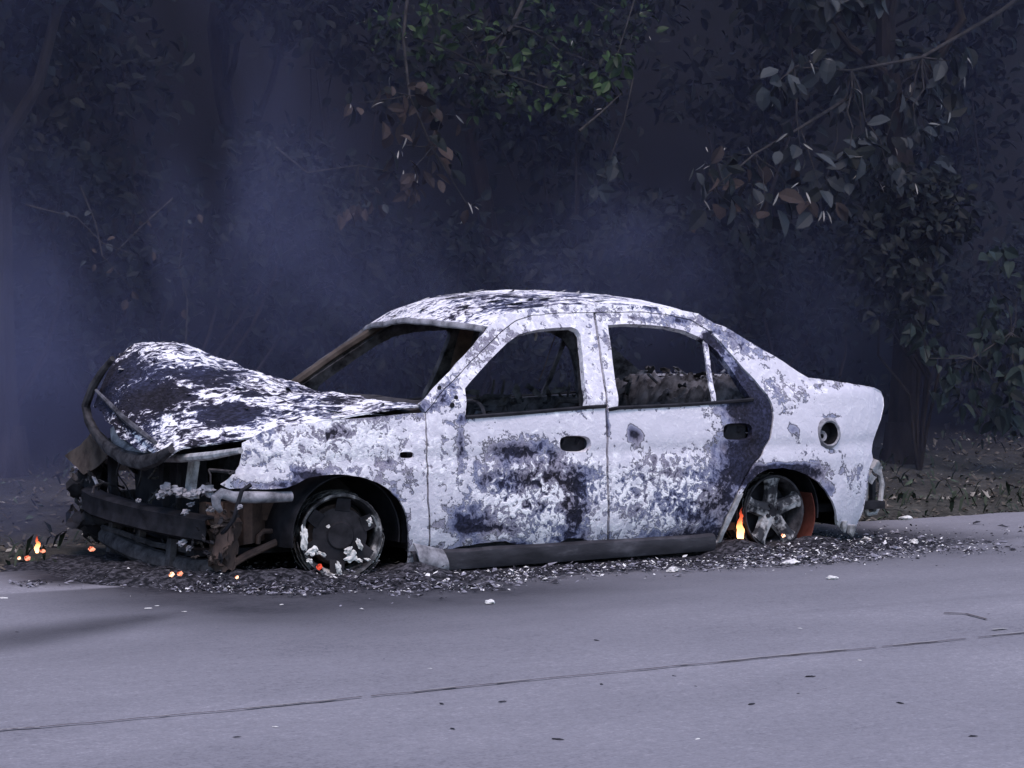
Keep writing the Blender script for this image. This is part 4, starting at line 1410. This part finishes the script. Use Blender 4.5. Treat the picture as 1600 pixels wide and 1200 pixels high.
PAL = [(765, 943, .030, 'thin white ash flake lying alone on the road below the front door'),
       (600, 897, .045, 'white ash lump fallen against the back of the front wheel'),
       (1237, 882, .040, 'round white ash lump on the road below the rear wheel'),
       (1428, 849, .036, 'yellowish white scrap on the road behind the rear bumper'),
       (1300, 905, .026, 'small white flake on the road below the rear wheel arch'),
       (1052, 893, .038, 'white flake against the sill below the rear door'),
       (1562, 778, .045, 'pale stone on the verge at the edge of the road, behind the car'),
       (1415, 812, .04, 'white scrap at the edge of the road behind the wreck'),
       (1355, 845, .03, 'pale flake lying close behind the rear wheel')]
for (px, py, L, lab) in PAL:
    chunk('ash_lump' if 'stone' not in lab else 'stone', px, py, L, M['ash'], lab, 'ash' if 'stone' not in lab else 'stone', hh=.35)
for (px, py, L) in [(932, 1001, .018), (873, 1156, .024), (1174, 1101, .024), (1406, 1099, .02), (707, 1139, .016), (1053, 1057, .016), (1265, 1058, .026), (785, 1097, .018), (1247, 1084, .012), (600, 1030, .010), (1545, 960, .012), (690, 1100, .016), (940, 1070, .02), (370, 1152, .014), (27, 988, .012), (1520, 1151, .018), (1087, 1073, .014)]:
    chunk('leaf_scrap', px, py, L * .68, M['fl_dark'], 'small dark dry leaf scrap on the open grey road before the wreck', 'leaf', 'dark leaf scraps on the open road', .18, wide=.4)
for (px, py, L) in [(232, 951, .022), (245, 947, .014), (5, 935, .03), (288, 956, .014), (1343, 1032, .012), (440, 945, .018), (672, 1045, .012), (1250, 982, .012), (1090, 1155, .014), (430, 1136, .012)]:
    chunk('ash_flake', px, py, L * .65, M['ash'], 'small pale ash flake on the open grey road before the wreck', 'ash', 'pale ash flakes on the open road', .18, wide=.5)

# leaf litter on the verge
mb = MB()
n = 0
while n < 9000:
    y = EDGE - .05 + 3.6 * rng.random() ** 1.5
    x = rng.uniform(-4.5, 9.5)
    if -0.8 < x < 3.3 and y < 1.8: continue
    n += 1
    k = rng.random()
    L = float(np.clip(rng.lognormal(-4.1, .5), .006, .05))
    flake(mb, x, y, ground_h(x, y) + .006, L, 1 if k < .16 else (2 if k < .26 else 0), 0.8)
tag(mb.build('leaf_litter', [M['litter'], M['litter_pale'], M['litter_green']], smoothing=False), 'dead leaves covering the verge beside the road', 'leaves', kind='stuff')

# short weeds on the verge
M['weed'] = simple('weed_green', (0.012, 0.018, 0.013), (0.035, 0.045, 0.03), 6, 0.7)
mb = MB()
for k in range(2600):
    y = EDGE + .1 + 3.3 * rng.random() ** 1.2; x = rng.uniform(-4.5, 9.5)
    if fbm(x * .9, y * .9, 8) < 0.02: continue
    if -0.8 < x < 3.3 and y < 1.8: continue
    z = ground_h(x, y); hgt = rng.uniform(.03, .11); a = rng.uniform(0, 6.28); wd = rng.uniform(.006, .016)
    d = np.array([math.cos(a), math.sin(a), 0]); e = np.array([-d[1], d[0], 0]); p = np.array([x, y, z])
    mb.add([p - e * wd * .4, p + e * wd * .4, p + d * hgt * .4 + e * wd + [0, 0, hgt * .7], p + d * hgt * .9 + [0, 0, hgt], p + d * hgt * .4 - e * wd + [0, 0, hgt * .7]], [(0, 1, 2, 4), (4, 2, 3)])
tag(mb.build('weeds', M['weed'], smoothing=False), 'sparse low weeds on the verge', 'weeds', kind='stuff')

# ------------------------------------------------------------------ fire
def flame(px, py, Y, w_, h_, lab, name='flame', seed=0):
    c = onY(px, py, Y)
    m = MB()
    rows_ = []
    n, k = 22, 14
    for i in range(n + 1):
        t = i / n
        rr = w_ * (math.sin(math.pi * min(1, t * 1.15 + .12)) ** .8 if t < .72 else .55 * (1 - t) / .28 * .9 + .02) * (1 - .35 * t)
        ox = w_ * .8 * fbm(t * 3.3, seed, 1) * 2 * t; oy = w_ * .4 * fbm(t * 2, seed, 7) * t
        rows_.append([(ox + rr * math.cos(a) * (1 + .5 * fbm(math.cos(a), t * 3, seed)), oy + .6 * rr * math.sin(a), t * h_) for a in np.linspace(0, 2 * math.pi, k, endpoint=False)])
    vs_ = [p for r_ in rows_ for p in r_]
    fs = [(i * k + j, i * k + (j + 1) % k, (i + 1) * k + (j + 1) % k, (i + 1) * k + j) for i in range(n) for j in range(k)]
    fs += [tuple(range(k))[::-1], tuple(n * k + j for j in range(k))]
    m.add(vs_, fs)
    o = m.build(name, M['flame']); o.location = c
    return tag(o, lab, 'flame')


flame(1157, 846, 0.02, .026, .175, 'tall orange flame licking up in front of the rear wheel', seed=3)
flame(58, 864, 0.9, .014, .085, 'small orange flame on the ground left of the car nose', seed=5)


def ember(px, py, Y, L, mat, lab, group=None):
    c = onY(px, py, Y)
    b0 = bmesh.new(); bmesh.ops.create_icosphere(b0, subdivisions=2, radius=1)
    vs_ = []
    for v in b0.verts:
        q = v.co * (1 + .7 * fbm(v.co.x * 1.5 + px, v.co.y * 1.5, v.co.z * 1.5 + py))
        vs_.append((q.x * L, q.y * L * .5, q.z * L * .75))
    m = MB(); m.add(vs_, [tuple(v.index for v in f.verts) for f in b0.faces]); b0.free()
    o = m.build('ember', mat); o.location = c
    return tag(o, lab, 'ember', group)


ember(1224, 837, -0.01, .013, M['ember_hot'], 'white-hot ember in the foot of the rear wheel')
ember(268, 898, -0.1, .012, M['ember_hot'], 'white-hot ember in the ash below the bumper beam')
ember(281, 896, -0.08, .013, M['ember'], 'orange ember beside a white-hot one below the bumper beam')
ember(143, 858, .55, .014, M['ember'], 'orange ember in the ash below the far end of the bumper beam')
ember(43, 872, .85, .014, M['ember'], 'orange ember low in the ash in front of the car')
ember(30, 872, .85, .009, M['ember_hot'], 'tiny pale ember at the left end of the ash')
ember(67, 861, .88, .012, M['ember'], 'orange ember at the foot of the small flame')
ember(499, 886, -0.02, .016, M['ember_red'], 'red ember low in the front wheel')
ember(370, 902, -0.1, .009, M['ember_hot'], 'tiny yellow ember below the inner wing')

# ------------------------------------------------------------------ plants
def leaf_mat(name, c1, c2, rough=0.6, spec=0.12):
    N = NT(name)
    g = N.n('ShaderNodeNewGeometry')
    v = g.outputs['Random Per Island']
    return N.surf(N.ramp(v, [(0.0, c1), (1.0, c2)]), rough, 0, None, spec=spec)


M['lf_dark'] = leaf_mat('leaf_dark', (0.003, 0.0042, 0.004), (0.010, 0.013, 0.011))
M['lf_green'] = leaf_mat('leaf_green', (0.008, 0.017, 0.008), (0.03, 0.055, 0.018), .5)
M['lf_blue'] = leaf_mat('leaf_greygreen', (0.012, 0.0145, 0.017), (0.040, 0.046, 0.050), .6)
M['lf_heart'] = leaf_mat('leaf_heart', (0.010, 0.016, 0.014), (0.024, 0.034, 0.028), .55)
M['lf_dead'] = leaf_mat('leaf_dead', (0.014, 0.010, 0.009), (0.05, 0.037, 0.033), .7)
M['lf_glint'] = leaf_mat('leaf_edge_glint', (0.14, 0.135, 0.13), (0.34, 0.32, 0.30), .6)  # thin slivers: highlights on curled leaf edges put in as pale colour
M['bark'] = simple('bark', (0.010, 0.008, 0.0075), (0.026, 0.021, 0.019), 12, 0.95, bstr=.8, bdist=.02, stretch=(1, 1, .25))
M['twig'] = simple('twig', (0.014, 0.013, 0.0125), (0.045, 0.04, 0.039), 20, 0.9)


def leaf(m, c, L, wd, out, mi=0, curl=0.25, kind='oval'):
    """one leaf: midrib towards `out`, folded along it and curled"""
    d = np.asarray(out, float); d = d / np.linalg.norm(d)
    up = rng.normal(size=3) * .5 + np.array([0, -0.6, 0.5])
    e = np.cross(d, up); e /= max(1e-6, np.linalg.norm(e)); nn = np.cross(e, d)
    if kind == 'heart': st = [(0.0, .25), (0.12, .85), (.38, 1.0), (.72, .55), (1.0, 0.04)]
    elif kind == 'blade': st = [(0, .15), (.3, 1), (.7, .8), (1, .05)]
    else: st = [(0.0, .1), (.28, .85), (.6, 1.0), (.85, .55), (1.0, .05)]
    vs_ = []
    for t, ww in st:
        p = np.asarray(c) + d * L * t - nn * L * curl * t * t
        fold = ww * wd * .35
        vs_ += [p - e * wd * ww + nn * fold, p, p + e * wd * ww + nn * fold]
    fs = []
    for i in range(len(st) - 1):
        a = 3 * i
        fs += [(a, a + 3, a + 4, a + 1), (a + 1, a + 4, a + 5, a + 2)]
    m.add(vs_, fs, mi)


def rvec():
    v = rng.normal(size=3)
    return v / np.linalg.norm(v)


def crown_mesh(clumps, n_per, L, mats, kind='oval', drop=0.35, weights=(1,), spread=1.0):
    m = MB()
    for (c, r) in clumps:
        c = np.asarray(c, float)
        for k in range(n_per):
            o = rvec() * r * rng.random() ** .45 * np.array([1, .8, .8]) * spread
            l = L * rng.uniform(.6, 1.3)
            out = rvec() * .8 + np.array([0, -.25, -drop]) + o / max(r, .01) * .4
            mi = int(rng.choice(len(weights), p=np.array(weights) / sum(weights)))
            leaf(m, c + o, l * (.6 if mats and mats[mi] is M['lf_glint'] else 1), l * (.045 if mats and mats[mi] is M['lf_glint'] else rng.uniform(.26, .36)), out, mi, rng.uniform(-.1, .5), kind)
    return m


def limb(m, a, b_, r0, r1, k=6, wob=.08):
    a, b_ = np.asarray(a, float), np.asarray(b_, float)
    L = np.linalg.norm(b_ - a)
    pts = [a + (b_ - a) * t + wob * L * np.array([fbm(t * 2 + a[0], a[1], 1), fbm(t * 2, a[0], 4), 0.4 * fbm(t * 2, a[0], 9)]) * math.sin(math.pi * t) for t in np.linspace(0, 1, k)]
    m.tube(pts, list(np.linspace(r0, r1, k)), 8)
    return pts


def tree(base, h, r, lab, cat, clumps, n_per, L, mats, kind='oval', weights=(1,), group=None, name='tree', lean=(0, 0), limbs=True, drop=.35):
    root = empty(name, tuple(base))
    base = np.asarray(base, float)
    m = MB()
    top = base + np.array([lean[0], lean[1], h])
    pts = limb(m, base - [0, 0, .15], top, r, r * .45, 10, .05)
    m.tube([base + [0, 0, -.1], base + [0, 0, .12], base + [0, 0, .3]], [r * 1.5, r * 1.12, r * .95], 10)
    if limbs:
        for (c, rr) in clumps:
            s = pts[int(np.clip(len(pts) * (0.35 + .6 * rng.random()), 2, len(pts) - 1))]
            limb(m, s, c, r * .32, r * .06, 7, .16)
    o = m.build('trunk', M['bark'], None); o.parent = root; o.matrix_parent_inverse = root.matrix_basis.inverted()
    cm = crown_mesh(clumps, n_per, L, mats, kind, drop, weights)
    o = cm.build('crown', mats, None, smoothing=False); o.parent = root; o.matrix_parent_inverse = root.matrix_basis.inverted()
    tag(root, lab, cat, group)
    return root


def sprig(lab, cat, path, r, clumps, n_per, L, mats, kind='oval', weights=(1,), drop=.35, name='branch', twigs=True, group=None, spread=1.0):
    """a branch hanging into the picture with its leaves"""
    root = empty(name, tuple(path[0]))
    m = MB()
    P = [np.asarray(p, float) for p in path]
    m.tube(P, list(np.linspace(r, r * .3, len(P))), 7)
    if twigs:
        for (c, rr) in clumps:
            c = np.asarray(c, float)
            s = min(P, key=lambda q: np.linalg.norm(q - c))
            limb(m, s, c, r * .4, r * .12, 6, .15)
    o = m.build('stem', M['twig'], None); o.parent = root; o.matrix_parent_inverse = root.matrix_basis.inverted()
    if n_per:
        cm = crown_mesh(clumps, n_per, L, mats, kind, drop, weights, spread)
        o = cm.build('foliage', mats, None, smoothing=False); o.parent = root; o.matrix_parent_inverse = root.matrix_basis.inverted()
    return tag(root, lab, cat, group)


A = lambda px, py, Y: tuple(onY(px, py, Y))
# tree with the brown trunk right behind the wreck
tb = onY(1408, 700, 3.3); tb[2] = ground_h(tb[0], tb[1]) - .02
tree(tb, 4.6, .125, 'tree with a brown trunk rising from the verge behind the boot of the wreck', 'tree',
     [(A(1380, 120, 3.6), .5), (A(1250, -60, 3.4), .7), (A(1480, -120, 3.4), .8), (A(1330, -260, 3.3), .9), (A(1150, -200, 3.2), .8), (A(1560, -300, 3.0), .9)], 260, .12, [M['lf_dark'], M['lf_blue']], weights=(3, 1), lean=(-.1, .1))
tb2 = onY(0, 700, 4.4); tb2[2] = ground_h(tb2[0], tb2[1])
tree(tb2, 5.5, .16, 'tree with a dim grey trunk at the left edge', 'tree',
     [(A(-60, -150, 4.2), .9), (A(150, -180, 4.0), .9), (A(60, 20, 4.6), .5), (A(250, -300, 3.6), 1.0), (A(-200, -60, 4.0), .9)], 260, .12, [M['lf_dark'], M['lf_blue']], weights=(4, 1), lean=(-.05, 0))

# big drooping grey-green leaves, upper right
cl = [(A(x, y, 3.0 + rng.uniform(-.2, .35)), .17) for x, y in [(1270, 95), (1215, 130), (1330, 130), (1400, 150), (1440, 110), (1470, 150), (1490, 95), (1430, 210), (1380, 230), (1460, 250), (1400, 290), (1330, 260), (1250, 230), (1290, 290), (1350, 215), (1460, 190)]]
sprig('branch of large drooping grey-green leaves at the upper right', 'branch', [A(1700, -80, 3.2), A(1560, 20, 3.15), A(1440, 90, 3.1), A(1330, 110, 3.05), A(1240, 105, 3.0)], .02, cl, 17, .145, [M['lf_blue'], M['lf_dark'], M['lf_glint']], 'oval', (7, 3, 2.2), .75)
cl = [(A(x, y, 2.9 + rng.uniform(-.15, .3)), .16) for x, y in [(1120, 250), (1160, 290), (1110, 310), (1200, 320), (1150, 340), (1240, 300), (1105, 270), (1180, 250), (1290, 320)]]
sprig('drooping cluster of curled half-dead leaves above the rear of the roof', 'branch', [A(1330, 150, 3.1), A(1250, 200, 3.0), A(1180, 240, 2.95), A(1120, 290, 2.9)], .014, cl, 11, .14, [M['lf_blue'], M['lf_dead'], M['lf_dark'], M['lf_glint']], 'oval', (4, 2, 3, 2.2), .8)
cl = [(A(x, y, 2.9 + rng.uniform(-.1, .2)), .13) for x, y in [(1300, 0), (1340, 10), (1360, -15), (1320, -30), (1270, 5)]]
sprig('small cluster of broad bluish leaves at the top edge on the right', 'branch', [A(1480, -140, 3.0), A(1400, -60, 2.95), A(1330, -5, 2.9)], .012, cl, 13, .15, [M['lf_blue'], M['lf_dark']], 'oval', (3, 1), .7)
# dead leaves hanging in the middle
cl = [(A(x, y, 2.9 + rng.uniform(-.15, .2)), .12) for x, y in [(600, 140), (640, 155), (670, 150), (690, 185), (660, 205), (685, 230), (690, 265), (660, 285), (640, 270), (620, 225), (725, 325), (610, 180), (560, 160)]]
sprig('hanging branch of brown dead leaves above the windscreen', 'branch', [A(640, -40, 3.1), A(630, 60, 3.05), A(640, 150, 2.95), A(675, 230, 2.9), A(730, 320, 2.9)], .012, cl, 6, .11, [M['lf_dead'], M['lf_dark'], M['lf_glint']], 'oval', (5, 2, 1.6), .9)
sprig('thin spray of dead leaves hanging just above the hood', 'branch', [A(430, 230, 3.2), A(480, 270, 3.1), A(560, 258, 3.0), A(610, 268, 3.0)], .008, [(A(x, y, 3.0), .08) for x, y in [(560, 320), (545, 330), (590, 310), (640, 300)]], 6, .09, [M['lf_dead'], M['lf_blue']], 'oval', (2, 1), .8)
# fine green foliage, top centre
cl = [(A(x, y, 3.1 + rng.uniform(-.3, .5)), .26) for x, y in [(620, 40), (700, 20), (760, 60), (830, 30), (880, 70), (930, 100), (820, 110), (720, 110), (980, 40), (900, 150), (660, 80), (780, 150)]]
sprig('bush of fine green leaves along the top in the middle', 'bush', [A(860, -160, 3.4), A(840, -50, 3.3), A(800, 40, 3.2), A(760, 110, 3.1)], .022, cl, 75, .07, [M['lf_dark'], M['lf_green'], M['lf_glint']], 'blade', (5, 3, .35), .2, name='bush')
cl = [(A(960, 85, 2.7), .07), (A(950, 130, 2.7), .06), (A(975, 100, 2.75), .07)]
sprig('few bright green leaves at the top right of the fine foliage', 'branch', [A(1010, -60, 2.9), A(985, 20, 2.8), A(960, 100, 2.7)], .007, cl, 7, .09, [M['lf_green']], 'oval', (1,), .4)
cl = [(A(940, 270, 2.7), .07), (A(955, 250, 2.7), .06), (A(930, 295, 2.7), .06)]
sprig('small bluish leaf tuft hanging above the roof', 'branch', [A(990, 120, 2.9), A(975, 190, 2.8), A(945, 270, 2.7)], .006, cl, 6, .10, [M['lf_blue']], 'blade', (1,), .7)
# slanting dry stalks near them
sprig('pale broken stalks slanting beside the bright green leaves', 'branch', [A(905, 205, 2.6), A(940, 175, 2.6), A(972, 145, 2.6)], .010, [], 0, .1, [M['lf_glint']], twigs=False)
# heart-leaved creeper, right
cl = [(A(x, y, 2.6 + rng.uniform(-.15, .25)), .13) for x, y in [(1560, 480), (1590, 510), (1540, 520), (1560, 550), (1590, 580), (1450, 545), (1470, 600), (1520, 625), (1545, 650), (1570, 640), (1590, 660), (1440, 510), (1575, 610), (1600, 540), (1480, 570), (1530, 575), (1600, 440), (1560, 400)]]
sprig('creeper with broad heart-shaped green leaves at the right edge', 'creeper', [A(1690, 640, 2.8), A(1640, 560, 2.75), A(1580, 520, 2.65), A(1520, 560, 2.6), A(1450, 560, 2.6)], .010, cl, 13, .115, [M['lf_heart'], M['lf_dark']], 'heart', (4, 1), .7, name='creeper', spread=1.0)
# bare twigs, left
for pth, lab in (([A(40, 320, 3.3), A(120, 340, 3.2), A(160, 380, 3.15), A(215, 400, 3.1)], 'thin bare twig forking in the smoke above the hood'),
                 ([A(270, 310, 3.2), A(225, 350, 3.15), A(180, 395, 3.1)], 'straight bare twig slanting down at the left'),
                 ([A(125, 290, 3.2), A(150, 350, 3.2), A(160, 400, 3.1), A(205, 450, 3.1)], 'long bare twig hanging down at the left'),
                 ([A(290, 540, 3.0), A(293, 470, 3.0), A(280, 420, 3.05), A(290, 330, 3.1)], 'upright thin stem behind the hood')):
    cl = [(p, .12) for p in pth[1:]]
    sprig(lab, 'twig', pth, .006, cl, 2, .05, [M['lf_dead'], M['lf_blue']], 'oval', (1, 1), .6, name='twig', twigs=False)
for k, (x, y) in enumerate([(300, 110), (350, 90), (285, 325), (330, 330)]):
    pass

# bushes filling the bank behind: each with its own stems and leaves
spots = []
BX = [(-3.2, 4.6), (-2.0, 5.2), (-0.9, 4.7), (0.3, 5.3), (1.4, 4.6), (2.5, 5.2), (3.6, 4.7), (4.8, 5.2), (5.9, 4.7), (7.1, 5.1), (8.4, 4.6), (9.6, 5.2),
      (-2.6, 6.4), (-0.6, 6.5), (1.4, 6.3), (3.4, 6.5), (5.4, 6.3), (7.4, 6.5), (9.4, 6.4), (11.4, 6.4)]
WORDS = ['left of the hood', 'behind the nose', 'behind the front wheel', 'behind the hood', 'behind the windscreen', 'behind the front door', 'behind the rear door', 'behind the rear window', 'behind the boot', 'right of the brown trunk', 'behind the creeper', 'at the right edge']
for i, (x, y) in enumerate(BX):
    front = i < 12
    h = (1.5 + .5 * rng.random()) if front else 3.4 + .8 * rng.random()
    z0 = ground_h(x, y)
    clumps = []
    nc = 9 if front else 16
    for k in range(nc):
        clumps.append(((x + rng.uniform(-.75, .75), y + rng.uniform(-.3, .4), z0 + h * rng.uniform(.12, 1.0)), .42 if front else .55))
    root = empty('bush', (x, y, z0))
    m = MB()
    for (c, rr) in clumps[::2]:
        limb(m, (x + rng.uniform(-.1, .1), y, z0 - .05), c, .02, .006, 6, .15)
    o = m.build('stem', M['bark']); o.parent = root; o.matrix_parent_inverse = root.matrix_basis.inverted()
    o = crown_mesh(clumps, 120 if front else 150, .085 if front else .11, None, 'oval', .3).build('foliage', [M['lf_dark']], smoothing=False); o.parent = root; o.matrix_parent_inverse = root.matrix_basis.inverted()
    if front: tag(root, 'dark leafy bush dim in the smoke ' + WORDS[i], 'bush', 'bushes on the bank')
    else: tag(root, 'tall dark thicket high up at the back of the smoky bank', 'bush', 'tall thickets at the back of the bank')
bx, by = onY(1395, 640, 3.0)[0], 3.0
cl = [((bx + rng.uniform(-.45, .55), by + rng.uniform(-.15, .25), rng.uniform(.85, 2.3)), .3) for k in range(14)]
root = empty('bush', (bx + .25, by, ground_h(bx, by)))
m = MB()
for (c_, rr) in cl[::2]: limb(m, (bx + .25, by, ground_h(bx, by) - .05), c_, .014, .005, 6, .15)
o = m.build('stem', M['bark']); o.parent = root; o.matrix_parent_inverse = root.matrix_basis.inverted()
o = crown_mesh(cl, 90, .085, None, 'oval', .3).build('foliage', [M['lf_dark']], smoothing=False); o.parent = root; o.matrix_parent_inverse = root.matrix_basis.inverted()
tag(root, 'loose dark bush hiding the upper part of the brown trunk', 'bush')
# added canopy trees, crowns hung over the bank to keep it dark
TX = [(-2.4, 7.6), (0.6, 7.7), (3.0, 7.6), (5.6, 7.8), (8.6, 7.6)]
TW = ['left of the hood', 'behind the windscreen', 'behind the rear doors', 'behind the brown trunk', 'at the right edge']
for (x, y), wd in zip(TX, TW):
    z0 = ground_h(x, y)
    cl = [((x + rng.uniform(-1.5, 1.5), y + rng.uniform(-4.4, .3), z0 + rng.uniform(3.2, 5.4)), .85) for k in range(13)]
    tree((x, y, z0), 5.0, .10, 'added tall thin tree shading the thicket ' + wd, 'tree', cl, 130, .16, [M['lf_dark']], group='added shade trees over the bank')

# ------------------------------------------------------------------ smoke drifting behind the wreck
def smoke(name, lo, hi, blobs, base, noise_s, lab, colr, cap=1.0):
    m = MB()
    c = [(a + b_) / 2 for a, b_ in zip(lo, hi)]
    m.box((0, 0, 0), [b_ - a for a, b_ in zip(lo, hi)])
    N = NT(name + '_air')
    tc = N.n('ShaderNodeTexCoord')
    nz = N.n('ShaderNodeTexNoise', i_Scale=noise_s, i_Detail=4.0, i_Roughness=.55, i_Distortion=.7)
    mpn = N.n('ShaderNodeMapping'); mpn.inputs['Scale'].default_value = (1.0, 1.0, 0.6); mpn.inputs['Rotation'].default_value = (0, 0.35, 0)
    N.l(tc.outputs['Object'], mpn.inputs[0]); N.l(mpn.outputs[0], nz.inputs['Vector'])
    tot = None
    for (bc, br, s) in blobs:
        mp = N.n('ShaderNodeMapping')
        mp.inputs['Scale'].default_value = [1 / q for q in br]
        mp.inputs['Location'].default_value = [-(b_ - cc) / q for b_, cc, q in zip(bc, c, br)]
        N.l(tc.outputs['Object'], mp.inputs[0])
        ln = N.n('ShaderNodeVectorMath', operation='LENGTH'); N.l(mp.outputs[0], ln.inputs[0])
        mr = N.n('ShaderNodeMapRange', interpolation_type='SMOOTHSTEP', i_1=1.0, i_2=0.0, i_3=0.0, i_4=s); N.l(ln.outputs['Value'], mr.inputs[0])
        tot = mr.outputs[0] if tot is None else N.math('ADD', tot, mr.outputs[0])
    f = N.math('MULTIPLY', N.math('SUBTRACT', nz.outputs[0], 0.40), 3.8)
    f = N.math('MAXIMUM', f, 0.0)
    d = N.math('ADD', N.math('MULTIPLY', tot, f), base)
    p = N.n('ShaderNodeVolumePrincipled')
    p.inputs['Color'].default_value = (*colr, 1)
    p.inputs['Anisotropy'].default_value = 0.1
    N.l(d, p.inputs['Density'])
    N.l(p.outputs[0], N.out.inputs['Volume'])
    o = m.build(name, N.mat, smoothing=False)
    o.location = c
    return tag(o, lab, 'smoke', kind='stuff')


smoke('smoke', (-4.2, 1.75, 0.02), (11.5, 4.4, 5.2), [
    ((-1.0, 2.3, 0.6), (1.3, .9, 1.3), .55), ((-0.5, 2.6, 1.5), (1.3, 1.0, 1.3), .40), ((0.75, 2.6, 1.9), (1.3, 1.0, 1.2), .34), ((0.5, 2.8, 3.2), (1.8, 1.2, 1.3), .10),
    ((1.2, 2.4, 1.1), (1.5, .8, .9), .36), ((2.7, 2.5, 1.5), (1.9, .8, .85), .42), ((4.6, 2.6, 1.3), (1.5, .8, .9), .14), ((-1.6, 2.8, 2.8), (1.6, 1.2, 1.6), .14)],
    0.02, 1.1, 'thin blue-grey smoke drifting up behind the wreck', (.40, .43, .78))
